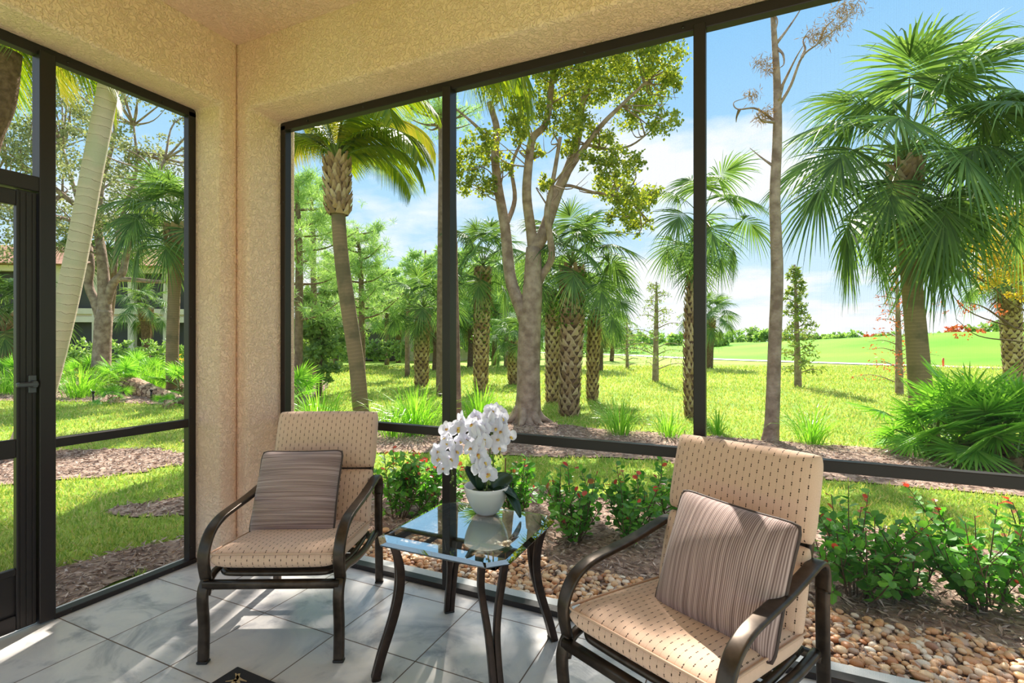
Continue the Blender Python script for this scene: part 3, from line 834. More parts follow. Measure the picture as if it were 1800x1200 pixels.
# river pebbles
def icosa():
    bm = bmesh.new(); bmesh.ops.create_icosphere(bm, subdivisions=2, radius=1)
    v = np.array([q.co[:] for q in bm.verts]); f = np.array([[q.index for q in p.verts] for p in bm.faces]); bm.free(); return v, f
IV, IF = icosa()
def pebbles():
    pts = []
    x = XJ - .2
    while x < 3.4:
        edge = 2.98 + .07 * math.sin(x * 3.1) + .04 * math.sin(x * 7.7)
        y = YO + .034
        while y < edge:
            pts.append((x + random.uniform(-.016, .016), y + random.uniform(-.014, .014))); y += .032
        x += .034
    pts = np.array(pts); n = len(pts)
    xr = pts[:, 0] * CT + pts[:, 1] * ST; d = -pts[:, 0] * ST + pts[:, 1] * CT
    px = 900 + FPX * xr / d; py = 600 + FPX * 1.37 / d
    show = (px > 610) & (px < 1800) & (py < 1200) & ~((px > 1010) & (px < 1430))
    score = np.where(show, d, 1e6 + d); order = np.argsort(score)
    single = set(order[:300].tolist())
    meshes = []
    for k in range(8):
        w = 1 + .28 * np.sin(IV @ R.normal(size=3) * 2 + R.uniform(0, 6)) * .5
        v = IV * w[:, None] * np.array([R.uniform(.9, 1.25), R.uniform(.75, 1.0), R.uniform(.5, .7)])
        b = MB(); b.add(v, IF); meshes.append(v)
    protos = []
    rest = MB()
    for i in range(n):
        r = random.uniform(.013, .025) * (1.25 if random.random() < .12 else 1)
        a = random.uniform(0, 6.28); k = random.randrange(8); z = GZ + .018 + random.uniform(0, .018)
        if i in single:
            if k >= len(protos):
                k = len(protos)
                b = MB(); b.add(meshes[k], IF); o = b.build('river_pebble', M['pebble1']); protos.append(o)
                c = o
            else:
                c = protos[k].copy(); COL.objects.link(c)
            c.location = (pts[i, 0], pts[i, 1], z); c.rotation_euler = (random.uniform(-.3, .3), random.uniform(-.3, .3), a); c.scale = (r, r, r)
            tag(c, 'smooth tan river pebble lying in the strip just outside the floor track', 'pebble', 'river pebbles along the floor track')
        else:
            v = meshes[k] * r; ca, sa = math.cos(a), math.sin(a)
            v = np.stack([v[:, 0] * ca - v[:, 1] * sa, v[:, 0] * sa + v[:, 1] * ca, v[:, 2]], 1) + np.array([pts[i, 0], pts[i, 1], z])
            rest.add(v, IF)
    tag(rest.build('pebble_strip', M['pebble']), 'tan and brown river pebbles filling the strip beyond the floor track', 'pebbles', kind='stuff')
pebbles()

# ------------------------------------------------------------------ furniture
def cushion_mesh(b, w, L, T, crease=None, n=44, m=56, p=9, sag=0.0, cs=.018, cdepth=.5, y0=0.0):
    """boxy soft cushion lying in the xy plane, x = width, y = length, z = thickness; uv in metres"""
    s = np.sin(np.linspace(-1, 1, n) * math.pi / 2); t = np.sin(np.linspace(-1, 1, m) * math.pi / 2)
    U, V = np.meshgrid(s, t, indexing='ij')
    prof = (1 - np.abs(U) ** p) * (1 - np.abs(V) ** p)
    z = np.clip(prof, 0, 1) ** .42
    # rounded outline
    k = 1 - .03 * (np.abs(U) ** 6) * (np.abs(V) ** 6)
    X = U * w / 2 * k; Y = V * L / 2 * k
    puff = 1 + .16 * (1 - U ** 2) * (1 - V ** 2) + .02 * np.sin(U * 5 + 1) * np.cos(V * 6)
    if crease is not None:
        for c in crease:
            puff = puff * (1 - cdepth * np.exp(-((Y - c) / cs) ** 2))
            puff = puff * (1 + .20 * np.tanh((Y - c) / .006))
            X = X * (1 - .05 * np.exp(-((Y - c) / cs) ** 2))
    for sg in (1, -1):
        Z = sg * T / 2 * z * puff
        P = np.stack([X, Y + y0, Z - sag * (1 - U ** 2) * (1 - V ** 2)], -1)
        if sg < 0: P = P[::-1]
        uv = np.stack([P[..., 0], P[..., 1] + P[..., 2] * (np.abs(V if sg > 0 else V[::-1]) > .97) * sg], -1) + 5.0
        b.grid(P, uv=uv)
    return b
def rim_path(w, L, k=1.0):
    """outline at mid thickness"""
    pts = []
    r = .035
    for cx, cy, a0 in ((w / 2 - r, L / 2 - r, 0), (-w / 2 + r, L / 2 - r, 90), (-w / 2 + r, -L / 2 + r, 180), (w / 2 - r, -L / 2 + r, 270)):
        for i in range(6):
            a = math.radians(a0 + 90 * i / 5); pts.append((cx + r * math.cos(a), cy + r * math.sin(a), 0))
    pts.append(pts[0]); return np.array(pts)

def strap_profile(w=.052, t=.022):
    """flat oval metal extrusion with two shallow grooves on its outer face"""
    pr = rrect(w, t, t * .45, 4)
    return pr
def make_chair(loc, rz, label):
    root = empty('patio_armchair', (loc[0], loc[1], 0), rz, label, 'chair', 'cushioned patio armchairs')
    HW = .283
    m = M['chair_metal']
    for s in (-1, 1):
        x = s * HW
        # arm and rear leg: one bent strap; split where the leg ends
        armp = catm([(x, .335, .50), (x, .338, .555), (x, .318, .598), (x, .27, .612), (x, .16, .598), (x, .02, .582), (x, -.12, .574), (x, -.22, .564), (x, -.295, .532), (x, -.338, .47), (x, -.342, .41), (x, -.325, .345)], 6)
        b = MB(); b.section(armp, strap_profile(.050, .020), (1, 0, 0)); a = b.build('arm', m, root)
        rear = catm([(x, .335, .51), (x, .333, .42), (x, .338, .28), (x, .346, .14), (x, .350, .012)], 6)
        b = MB(); b.section(rear, strap_profile(.044, .026), (1, 0, 0)); lg = b.build('leg', m, root)
        b = MB(); b.box((x, .350, .006), (.044, .026, .012), bev=.003); b.build('foot_cap', M['rubber'], lg)
        # side rail that bends into the front leg
        rail = catm([(x * .97, .30, .30), (x * .97, .12, .295), (x * .97, -.08, .318), (x * .97, -.20, .345), (x * .97, -.27, .352), (x * .97, -.318, .330), (x * .97, -.338, .28)], 6)
        b = MB(); b.section(rail, strap_profile(.034, .030), (1, 0, 0)); b.build('side_rail', m, root)
        front = catm([(x, -.318, .345), (x, -.343, .31), (x, -.350, .26), (x, -.340, .16), (x, -.342, .07), (x, -.345, .012)], 6)
        b = MB(); b.section(front, strap_profile(.046, .030), (1, 0, 0)); lg = b.build('leg', m, root)
        b = MB(); b.box((x, -.345, .006), (.046, .030, .012), bev=.003); b.build('foot_cap', M['rubber'], lg)
        # back upright
        up = catm([(s * .24, .20, .31), (s * .245, .26, .45), (s * .245, .345, .70), (s * .245, .40, .86)], 5)
        b = MB(); b.section(up, strap_profile(.026, .026), (1, 0, 0)); b.build('back_upright', m, root)
    b = MB()
    b.section([(-HW, -.338, .326), (HW, -.338, .326)], rrect(.034, .036, .01), (0, 0, 1)); b.build('front_crossbar', m, root)
    b = MB(); b.section([(-HW, .330, .27), (HW, .330, .27)], rrect(.028, .028, .008), (0, 0, 1)); b.build('rear_crossbar', m, root)
    b = MB(); b.tube(catm([(-.25, .40, .862), (0, .405, .868), (.25, .40, .862)], 4), .012, 8); b.build('top_crossbar', m, root)
    # seat hoop and sling straps
    hoop = catm([(-.24, .26, .315), (-.245, 0, .315), (-.245, -.22, .348), (-.225, -.285, .355), (-.15, -.30, .355), (.15, -.30, .355), (.225, -.285, .355), (.245, -.22, .348), (.245, 0, .315), (.24, .26, .315)], 5)
    b = MB(); b.tube(hoop, .0125, 8); b.build('seat_hoop', m, root)
    b = MB()
    for y, z in ((-.24, .350), (-.15, .340), (-.06, .325), (.03, .316), (.12, .314), (.21, .314)): b.box((0, y, z), (.48, .055, .003))
    for k in range(6):
        t = k / 5; b.box((0, .225 + .165 * t, .36 + .46 * t), (.50, .003, .05))
    b.build('sling_straps', M['sling'], root, smooth=False)
    # cushions
    b = MB(); cushion_mesh(b, .535, .60, .092)
    sc_ = b.build('seat_cushion', M['cushion'], root); sc_.location = (0, -.05, .396); sc_.rotation_euler = (math.radians(-6.5), 0, 0)
    b = MB(); rp = rim_path(.536, .604)
    for dz in (.026,): b.tube(rp + np.array([0, 0, dz]), .0045, 6, cap=False)
    b.build('piping', M['cush_pipe'], sc_)
    b = MB(); cushion_mesh(b, .548, .308, .126, y0=.150, p=7); cushion_mesh(b, .538, .300, .100, y0=-.160, p=7)
    bc = b.build('back_cushion', M['cushion'], root)
    bc.location = (0, .285, .665); bc.rotation_euler = (math.radians(90 - 17), 0, 0)
    return root
LCH = cam2w(-1.02, 2.47)
RCH = cam2w(.62, 1.72)
chair1 = make_chair(LCH, TH + math.radians(1), 'tan dashed cushion armchair in the corner by the stucco wall')
chair2 = make_chair(RCH, TH - math.radians(50), 'tan dashed cushion armchair at the right of the glass table, turned toward it')

def make_pillow(name, w, h, T, m, label, chair, loc, tilt, rzl, roll):
    n = 48
    s = np.sin(np.linspace(-1, 1, n) * math.pi / 2)
    U, V = np.meshgrid(s, s, indexing='ij')
    X = U * w / 2 * (1 - .03 * (1 - V ** 2) * U ** 2); Y = V * h / 2 * (1 - .03 * (1 - U ** 2) * V ** 2)
    X = X * (1 - .035 * np.abs(V) ** 14); Y = Y * (1 - .035 * np.abs(U) ** 14)
    Z = T / 2 * np.clip((1 - U ** 2) * (1 - V ** 2), 0, 1) ** .48
    Z = Z * (1 + .07 * np.sin(3 * U + 2 * V) + .05 * np.sin(5 * V - 2 * U))
    b = MB()
    for sg in (1, -1):
        P = np.stack([X, Y, sg * Z], -1)
        if sg < 0: P = P[::-1]
        b.grid(P, uv=P[..., :2] + 3.0)
    o = b.build(name, m, None)
    b = MB()
    t = np.linspace(-1, 1, 20)
    def edge(u, v):
        x = u * w / 2 * (1 - .03 * (1 - v ** 2) * u ** 2); y = v * h / 2 * (1 - .03 * (1 - u ** 2) * v ** 2)
        return (x * (1 - .035 * abs(v) ** 14), y * (1 - .035 * abs(u) ** 14), 0)
    loop = [edge(a, -1) for a in t] + [edge(1, a) for a in t[1:]] + [edge(a, 1) for a in t[::-1][1:]] + [edge(-1, a) for a in t[::-1][1:]]
    b.tube(loop, .0065, 7, cap=False); b.build('piping', M['pillow_pipe'], o)
    # place in the chair's frame
    mw = Matrix.Translation(chair.location) @ Matrix.Rotation(chair.rotation_euler.z, 4, 'Z') @ Matrix.Translation(loc) @ Matrix.Rotation(rzl, 4, 'Z') @ Matrix.Rotation(math.radians(90) - tilt, 4, 'X') @ Matrix.Rotation(roll, 4, 'Z')
    o.matrix_world = mw
    return tag(o, label, 'pillow')
make_pillow('throw_pillow', .42, .40, .21, M['pillow_h'], 'taupe throw pillow with horizontal pinstripes on the corner armchair', chair1, (-.055, .06, .600), math.radians(22), math.radians(-4), math.radians(1.5))
make_pillow('throw_pillow', .41, .41, .21, M['pillow_v'], 'taupe throw pillow with upright pinstripes on the armchair right of the table', chair2, (.09, .025, .605), math.radians(22), math.radians(0), math.radians(-3))

# glass table
TC = cam2w(-.180, 2.157)
TZ = .555
def make_table():
    root = empty('side_table', (TC[0], TC[1], 0), 0, 'square glass topped side table with clipped corners and curved bronze legs', 'table')
    h, c, g = .298, .062, .012
    def octo(a, cc): return [(-a + cc, -a), (a - cc, -a), (a, -a + cc), (a, a - cc), (a - cc, a), (-a + cc, a), (-a, a - cc), (-a, -a + cc)]
    rings = [(h - .003, c, TZ - g), (h, c, TZ - g + .002), (h, c, TZ - .006), (h - .022, c - .008, TZ)]
    v = [(x, y, z) for a, cc, z in rings for x, y in octo(a, cc)]
    f = []
    for i in range(3):
        for j in range(8):
            k = (j + 1) % 8; f.append((i * 8 + j, i * 8 + k, i * 8 + 8 + k, i * 8 + 8 + j))
    f.append(tuple(range(7, -1, -1))); f.append(tuple(range(24, 32)))
    b = MB(); b.add(v, f[:16], mi=1); b.n -= len(v); b.v.pop(); b.uv.pop(); b.add(v, f[16:], mi=0); b.build('glass_top', [M['glass'], M['glass_edge']], root, smooth=False)
    m = M['table_metal']; zf = TZ - g - .014
    b = MB(); q = .238
    for s in (-1, 1):
        b.box((0, s * q, zf), (2 * q + .024, .024, .022), bev=.003); b.box((s * q, 0, zf), (.024, 2 * q + .024, .022), bev=.003)
    b.build('top_frame', m, root, smooth=False)
    b = MB()
    for t in (-.1, .1):
        b.box((t, 0, zf), (.014, 2 * q, .014)); b.box((0, t, zf + .0005), (2 * q, .014, .014))
    b.box((0, 0, zf + .001), (.19, .19, .012), bev=.003)
    b.build('lattice', m, root, smooth=False)
    for sx_ in (-1, 1):
        for sy_ in (-1, 1):
            leg = MB()
            dg = np.array([sx_, sy_, 0]) / math.sqrt(2)
            for off, sd in ((1, np.array([sx_, 0, 0.])), (-1, np.array([0, sy_, 0.]))):
                # two bars per leg: apart under the top, together at the foot
                tan = np.array([sx_, -sy_, 0]) / math.sqrt(2) * off
                pts = []
                for z, r, a in ((TZ - g - .004, .325, .044), (.50, .312, .044), (.44, .298, .040), (.36, .297, .028), (.27, .312, .016), (.18, .338, .0125), (.09, .368, .0125), (.0, .392, .0125)):
                    pts.append(dg * r + tan * a + np.array([0, 0, z]))
                P = catm(pts, 5)
                leg.section(P, rrect(.024, .032, .004, 2), tan)
            lo = leg.build('leg', m, root)
            b = MB(); b.box(tuple(dg * .388 + np.array([0, 0, .005])), (.034, .048, .010), rz=math.atan2(sy_, sx_), bev=.002); b.build('foot_cap', M['rubber'], lo)
    return root
table = make_table()

# orchid
def make_orchid():
    cx, cy = cam2w(-.118, 2.335)
    root = empty('potted_orchid', (cx, cy, TZ), TH, 'white moth orchid in a white ceramic bowl on the glass table', 'potted plant')
    prof = [(.034, 0), (.045, .002), (.058, .014), (.078, .045), (.093, .08), (.101, .11), (.1045, .130), (.1025, .132), (.098, .128), (.094, .108), (.085, .085), (.0, .085)]
    b = MB(); b.lathe(prof, 40); b.build('pot', M['ceramic'], root)
    b = MB(); b.lathe([(.088, .094), (.07, .103), (.03, .108), (0.001, .109)], 24, capb=False); b.build('moss', M['moss'], root)
    # leaves (x right, y away, z up in the camera's sense)
    def leaf(base, dirv, L, wd, droop, nrm=(0, 0, 1)):
        n = 9; D = np.array(dirv, float); D /= np.linalg.norm(D)
        S = np.cross(D, nrm); S /= np.linalg.norm(S); U = np.cross(S, D)
        P = []
        for i in range(n):
            t = i / (n - 1); c = np.array(base) + D * L * t + np.array([0, 0, -droop * t * t * L])
            w = wd * (math.sin(math.pi * min(1, t * .93 + .05)) ** .55) * .5
            P.append([c - S * w + U * w * .35, c - S * w * .5 + U * w * .08, c, c + S * w * .5 + U * w * .08, c + S * w + U * w * .35])
        b = MB(); b.grid(np.array(P)); o = b.build('leaf', M['orchid_leaf'], root)
        md = o.modifiers.new('Solid', 'SOLIDIFY'); md.thickness = .002
    leaf((.02, 0, .11), (.62, .1, .75), .15, .08, .35, (0, -1, .4))
    leaf((.03, -.02, .115), (.9, -.35, .25), .13, .065, .5)
    leaf((.075, -.03, .135), (.45, -.3, -.35), .115, .065, .55, (.8, -.6, .5))
    leaf((-.03, 0, .11), (-.45, .1, .9), .15, .05, .2, (.6, -1, .2))
    leaf((-.025, -.01, .11), (-.08, -.1, 1), .14, .045, .05, (.3, -1, .1))
    leaf((0, .03, .11), (.2, .8, .8), .12, .06, .4)
    stems = [
        [(-.02, 0, .10), (-.03, 0, .2), (-.02, 0, .33), (-.02, -.01, .42), (-.08, -.02, .45), (-.15, -.03, .40), (-.20, -.04, .32), (-.215, -.04, .25)],
        [(.0, 0, .10), (.01, 0, .22), (.02, 0, .34), (.03, -.02, .43), (.02, -.05, .465), (-.02, -.09, .43), (-.03, -.11, .36), (-.02, -.12, .27), (.01, -.125, .19)],
        [(.03, .01, .10), (.03, .02, .22), (.03, .03, .36), (.04, .02, .45), (.06, -.02, .455), (.07, -.05, .40), (.065, -.07, .31)],
        [(-.01, .02, .10), (-.02, .03, .24), (-.04, .03, .36), (-.09, .0, .38), (-.14, -.03, .33), (-.16, -.05, .26), (-.15, -.06, .19)]]
    for st in stems:
        P = catm(st, 6); b = MB(); b.tube(P, interp([.004, .003, .0022, .0015], len(P)), 7); b.build('stem', M['orchid_stem'], root)
    b = MB(); b.tube([(.085, .02, .12), (.088, .02, .25)], .003, 6); b.build('support_stake', mat('stake_brown', srgb(120, 84, 54), .7), root)
    # blossom: two big round petals, three sepals, a lip
    def petal(b, D, N, L, wd, cup=.15):
        n = 6; D = np.array(D, float); D /= np.linalg.norm(D); S = np.cross(D, N); S /= np.linalg.norm(S)
        U = np.cross(S, D); P = []
        for i in range(n):
            t = i / (n - 1); w = wd * .5 * (math.sin(math.pi * (.06 + .9 * t)) ** .6)
            c = D * L * t + U * cup * L * math.sin(t * 2.2)
            P.append([c - S * w + U * w * .1, c - S * w * .5 + U * w * .16, c + U * w * .2, c + S * w * .5 + U * w * .16, c + S * w + U * w * .1])
        b.grid(np.array(P))
    b = MB(); N = (0, 0, 1)
    petal(b, (1, .15, 0), N, .034, .044); petal(b, (-1, .15, 0), N, .034, .044)
    N2 = (0, 0, 1)
    for a in (90, 215, 325):
        petal(b, (math.cos(math.radians(a)), math.sin(math.radians(a)), -.12), N2, .036, .024, .08)
    fo = b.build('blossom', M['orchid'], root); fme = fo.data
    b = MB()
    petal(b, (0, -.7, .8), (0, 1, .6), .016, .012, .2); petal(b, (.7, -.1, .7), (0, 0, 1), .010, .010, .2); petal(b, (-.7, -.1, .7), (0, 0, 1), .010, .010, .2)
    lo = b.build('lip', M['orchid_lip'], fo); lme = lo.data
    first = True
    spots = []
    for st, rng_, k in ((stems[0], (.48, .98), 15), (stems[1], (.40, .97), 26), (stems[2], (.42, .98), 16), (stems[3], (.45, .95), 12)):
        P = catm(st, 12)
        for i in range(k):
            t = rng_[0] + (rng_[1] - rng_[0]) * (i + .5) / k
            spots.append(P[int(t * (len(P) - 1))])
    for i, c in enumerate(spots):
        face = Vector((random.uniform(-.9, .9), random.uniform(-1.2, -.3), random.uniform(-.35, .5))).normalized()
        pos = Vector(c) + face * .022 + Vector((random.uniform(-.03, .03), 0, random.uniform(-.015, .015)))
        q = face.to_track_quat('Z', 'Y'); rot = (q.to_matrix().to_4x4() @ Matrix.Rotation(random.uniform(-.5, .5), 4, 'Z')).to_euler()
        if i == 0:
            f_, l_ = fo, lo
        else:
            f_ = fo.copy(); COL.objects.link(f_); l_ = lo.copy(); COL.objects.link(l_); l_.parent = f_
        f_.location = pos; f_.rotation_euler = rot; s = random.uniform(1.0, 1.25); f_.scale = (s, s, s)
        f_.parent = root
    b = MB()
    for c in (stems[0][-1], stems[1][-1], stems[3][-1], stems[2][-1]):
        for k in range(4):
            p = np.array(c) + np.array([random.uniform(-.012, .012), random.uniform(-.008, .008), -.008 - .012 * k])
            r = .0065 - .001 * k; b.add(IV * np.array([r, r, r * 1.3]) + p, IF)
    tag(b.build('flower_buds', M['orchid_stem'], root), kind='stuff')
make_orchid()

# doormat with a tan motif, corner seen at the bottom of the view
def make_mat():
    c0 = np.array(at(418, 1170, .01)); c1 = np.array(at(366, 1203, .01)); c2 = np.array(at(505, 1207, .01))
    u = c2 - c0; u /= np.linalg.norm(u); v = np.array([u[1], -u[0]])
    if v.dot(c1 - c0) < 0: v = -v
    a = math.atan2(u[1], u[0])
    root = empty('doormat', (c0[0], c0[1], 0), a, 'dark charcoal doormat with a tan woven palm motif at its corner', 'doormat')
    sg = 1 if (np.array([-u[1], u[0]]).dot(v) > 0) else -1
    Lx, Ly = .46, .75
    b = MB(); b.box((Lx / 2, sg * Ly / 2, .005), (Lx, Ly, .010), bev=.003)
    b.build('mat_base', mat('charcoal_mat', srgb(58, 52, 52), .95, noise=(300, srgb(40, 36, 36)), bump=(400, .6, .002)), root, smooth=False)
    b = MB(); z = .0106
    def strip(pts, w):
        P = np.array([(x, sg * y, z) for x, y in pts]); T = np.gradient(P, axis=0); T /= np.linalg.norm(T, axis=1)[:, None]
        N = np.stack([-T[:, 1], T[:, 0], T[:, 2] * 0], 1)
        w = interp(w, len(P)) if not np.isscalar(w) else np.full(len(P), w)
        b.grid(np.stack([P - N * w[:, None] / 2, P + N * w[:, None] / 2]))
    strip(catm([(.035, .035), (.075, .05), (.12, .048)], 5), [.004, .014, .004])
    strip(catm([(.045, .085), (.08, .062), (.12, .075)], 5), [.004, .014, .004])
    strip(catm([(.05, .03), (.075, .065), (.085, .12), (.1, .19)], 5), [.01, .016, .012, .014])
    strip(catm([(.08, .10), (.045, .125), (.03, .165)], 5), [.02, .016, .004])
    strip(catm([(.08, .10), (.12, .115), (.15, .15)], 5), [.02, .018, .006])
    strip(catm([(.085, .13), (.065, .17), (.06, .22)], 5), [.018, .016, .006])
    strip(catm([(.09, .13), (.12, .17), (.125, .23)], 5), [.018, .016, .006])
    b.build('motif', mat('tan_weave', srgb(206, 176, 130), .95, noise=(300, srgb(180, 150, 106))), root, smooth=False)
make_mat()

# ------------------------------------------------------------------ plants
def blade_strip(b, P, Wd, S, mi=0):
    """P (k,3) centre line, Wd widths, S side vector(s)"""
    P = np.asarray(P); Wd = np.asarray(Wd)[:, None]
    S = np.broadcast_to(S, P.shape)
    b.grid(np.stack([P - S * Wd / 2, P + S * Wd / 2]), mi=mi)
FANS = {}
def fan_frond(elev, seed, L=.85, pet=.85, nseg=50, droop=.35, wseg=.034, key='s', spread=2.15, dry=False):
    """fan palm frond growing along +x from the origin, petiole at elevation elev (deg)"""
    k = (key, elev, seed)
    if k in FANS: return FANS[k]
    r = np.random.default_rng(seed * 97 + int(elev) + 500)
    b = MB(); e0 = math.radians(elev); P = [np.zeros(3)]; e = e0
    for i in range(6):
        e -= .035 + .06 * max(0, math.cos(e)) ; P.append(P[-1] + np.array([math.cos(e), 0, math.sin(e)]) * pet / 6)
    b.tube(catm(P, 2), interp([.018, .011, .008], 13), 5, mi=1)
    Hs = P[-1]; roll = r.uniform(-.7, .7); CB = .12 if key[0] == 's' else .05
    costa = [Hs]; ce = e
    for i in range(6):
        ce -= CB; costa.append(costa[-1] + np.array([math.cos(ce), 0, math.sin(ce)]) * L * (.36 if key[0] == 's' else .10) / 6)
    costa = np.array(costa)
    for j in range(nseg):
        a = -spread + 2 * spread * (j + .5) / nseg + r.normal() * .015
        ca = max(0, math.cos(a)); ci = ca * 5.5; i0 = int(ci); fr = ci - i0
        base = costa[i0] * (1 - fr) + costa[min(6, i0 + 1)] * fr
        te = e - CB * ci
        T = np.array([math.cos(te), 0, math.sin(te)]); U = np.array([-math.sin(te), 0, math.cos(te)]); S = np.array([0, 1., 0])
        S2 = S * math.cos(roll) + U * math.sin(roll); U2 = np.cross(T, S2)
        D = math.cos(a) * T + math.sin(a) * S2 - U * .22 * abs(math.sin(a))
        D /= np.linalg.norm(D)
        ll = L * (.80 - .02 * ca + .18 * (1 - abs(a) / spread)) * r.uniform(.9, 1.08)
        tt = np.array([0, .3, .58, .82, 1.0])
        dr = droop * r.uniform(.3, 1.5)
        C = base + D * (ll * tt)[:, None]
        C[:, 2] -= dr * ll * tt ** 3.2
        sd = np.cross(D, U2); sd /= np.linalg.norm(sd) + 1e-9
        tw = (1 if j % 2 else -1) * .5; sd = sd * math.cos(tw) + np.cross(D, sd) * math.sin(tw)
        blade_strip(b, C, np.array([.35, 1, .8, .45, .05]) * wseg, sd)
    me_o = b.build('frond', [M['sabal_dry'] if dry else {'s': M['sabal'], 'p': M['palmetto']}[key[0]], M['petiole']], None, smooth=False)
    me = me_o.data; bpy.data.objects.remove(me_o)
    FANS[k] = me
    return me
def boots(b, P, rad, z0, z1, step=.085, per=8, size=.13, out=.03):
    """criss-cross leaf bases up a trunk given centre line P, radii"""
    P = np.asarray(P); L = np.concatenate([[0], np.cumsum(np.linalg.norm(np.diff(P, axis=0), axis=1))])
    s = z0; row = 0
    while s < z1:
        c = np.array([np.interp(s, L, P[:, k]) for k in range(3)]); r = np.interp(s, L, rad)
        for j in range(per):
            a = (j + .5 * (row % 2)) / per * 6.2832 + random.uniform(-.12, .12)
            o = np.array([math.cos(a), math.sin(a), 0]); tg = np.array([-math.sin(a), math.cos(a), 0]); up = np.array([0, 0, 1.])
            sz = size * random.uniform(.8, 1.15); ww = r * 6.2832 / per * .62
            A = c + o * (r - .01)
            lean = random.uniform(-.25, .25)
            V = [A - tg * ww, A + tg * ww, A + up * sz * .55 + tg * (ww * .55 + lean * sz * .4) + o * out * .8, A + up * sz + tg * (ww * .25 + lean * sz) + o * out * 1.7,
                 A + up * sz - tg * (ww * .25 - lean * sz) + o * out * 1.7, A + up * sz * .55 - tg * (ww * .55 - lean * sz * .4) + o * out * .8,
                 A + up * sz * .5 + o * (out * 1.5), ]
            b.add(V, [(0, 1, 6), (1, 2, 6), (2, 3, 6), (3, 4, 6), (4, 5, 6), (5, 0, 6)])
        s += step; row += 1
def trunk_from_px(pts, d, base_z=GZ):
    """pts: photo pixels base -> top of a trunk standing at depth d; returns local points from the base and the base position"""
    W_ = [p3(x, y, d) for x, y in pts]
    base = W_[0].copy(); base[2] = base_z
    W_[0][2] = base_z
    return base, [w - base for w in W_]
def sabal_palm(pts, rad, label, n=26, L=.85, pet=.95, d=None, boot=None, group='cabbage palms outside', vine=False, boot_top=True, elevs=(84, 74, 64, 54, 43, 32, 20, 6, -14), droop=.26, smooth_trunk=False, name='cabbage_palm', dry=2, tm=None):
    if d is None: d = FPX * (H - GZ) / (pts[0][1] - 600.0)
    gz = gz_at(px=pts[0][0], d=d)
    base, P = trunk_from_px(pts, d, gz)
    root = empty(name, tuple(base), random.uniform(0, 6.28) * 0, label, 'palm tree', group)
    C = catm([p - np.array([0, 0, .1]) if i == 0 else p for i, p in enumerate(P)], 6)
    r = interp(rad, len(C))
    b = MB(); b.tube(C, r, 14); b.build('trunk', tm or (M['trunk_brown'] if smooth_trunk else M['trunk_boot']), root)
    Ls = np.linalg.norm(np.diff(C, axis=0), axis=1).sum()
    b = MB()
    if boot: boots(b, C, r, .1, Ls - .1, step=.1 if Ls > 1.5 else .12, per=9, size=.15)
    else: boots(b, C, r * 1.15, max(0, Ls - .55), Ls, step=.08, per=8, size=.2, out=.05)
    b.build('boots', M['boot'], root, smooth=False)
    top = C[-1]
    for i in range(n):
        t = (i + .5) / n
        el = elevs[min(len(elevs) - 1, int(t * len(elevs)))]
        az = i * 2.39996 + random.uniform(-.25, .25)
        me = fan_frond(el, i % 2, L=.85, pet=.95, droop=droop, key='s')
        inst('frond', me, root, tuple(top + np.array([0, 0, .12 * (1 - t)])), (random.uniform(-.12, .12), 0, az), L / .85 * random.uniform(.88, 1.1))
    for i in range(dry):
        me = fan_frond(-70, 5 + i % 2, droop=.5, key='s_dry', dry=True)
        inst('dead_frond', me, root, tuple(top - np.array([0, 0, .05])), (0, 0, random.uniform(0, 6.28)), L / .85 * .75)
    if vine:
        m = 500; k = R.integers(0, len(C) - 1, m); k = (len(C) - 1 - (R.uniform(0, 1, m) ** 1.5 * len(C) * vine)).astype(int).clip(0, len(C) - 1)
        th = R.uniform(0, 6.28, m); rr = r[k] * R.uniform(1.0, 1.5, m)
        cc = C[k] + np.stack([np.cos(th) * rr, np.sin(th) * rr, R.uniform(-.1, .1, m)], 1)
        b = MB(); b.leaves(cc, unit(m), unit(m), .06, .05, round_=True); b.build('climbing_vine', M['vine'], root, smooth=False)
    return root

def pinnate_frond(seed, L=3.0, elev=40, bend=1.6, leaf=.62, yellow=False, nl=60, droopl=.8):
    k = ('c', seed, L, elev, bend, yellow)
    if k in FANS: return FANS[k]
    r = np.random.default_rng(seed + 900); b = MB(); e = math.radians(elev); P = [np.zeros(3)]; m = 14
    for i in range(m):
        e -= bend / m * (.5 + i / m); P.append(P[-1] + np.array([math.cos(e), 0, math.sin(e)]) * L / m)
    P = catm(P, 4); b.tube(P, interp([.03, .018, .01, .004], len(P)), 6, mi=1)
    for j in range(nl):
        t = .12 + .88 * j / nl; idx = t * (len(P) - 1); i0 = min(len(P) - 2, int(idx)); c = P[i0] + (P[i0 + 1] - P[i0]) * (idx - i0)
        T = P[i0 + 1] - P[i0]; T /= np.linalg.norm(T)
        for s in (-1, 1):
            ll = leaf * (math.sin(math.pi * (.15 + .8 * t)) ** .7) * r.uniform(.9, 1.1)
            D = T * (.45 + .35 * t) + np.array([0, s, 0]) * .85 + np.array([0, 0, -.1]); D /= np.linalg.norm(D)
            tt = np.array([0, .3, .6, 1.0]); C = c + D * (ll * tt)[:, None]; C[:, 2] -= droopl * ll * tt ** 1.8 * r.uniform(.8, 1.2)
            blade_strip(b, C, np.array([.5, 1, .8, .08]) * .036, np.cross(D, [0, 0, 1]) * .6 + np.array([0, 0, .5]))
    o = b.build('frond', [M['coco_yellow'] if yellow else M['coco'], M['petiole']], None, smooth=False); me = o.data; bpy.data.objects.remove(o)
    FANS[k] = me; return me

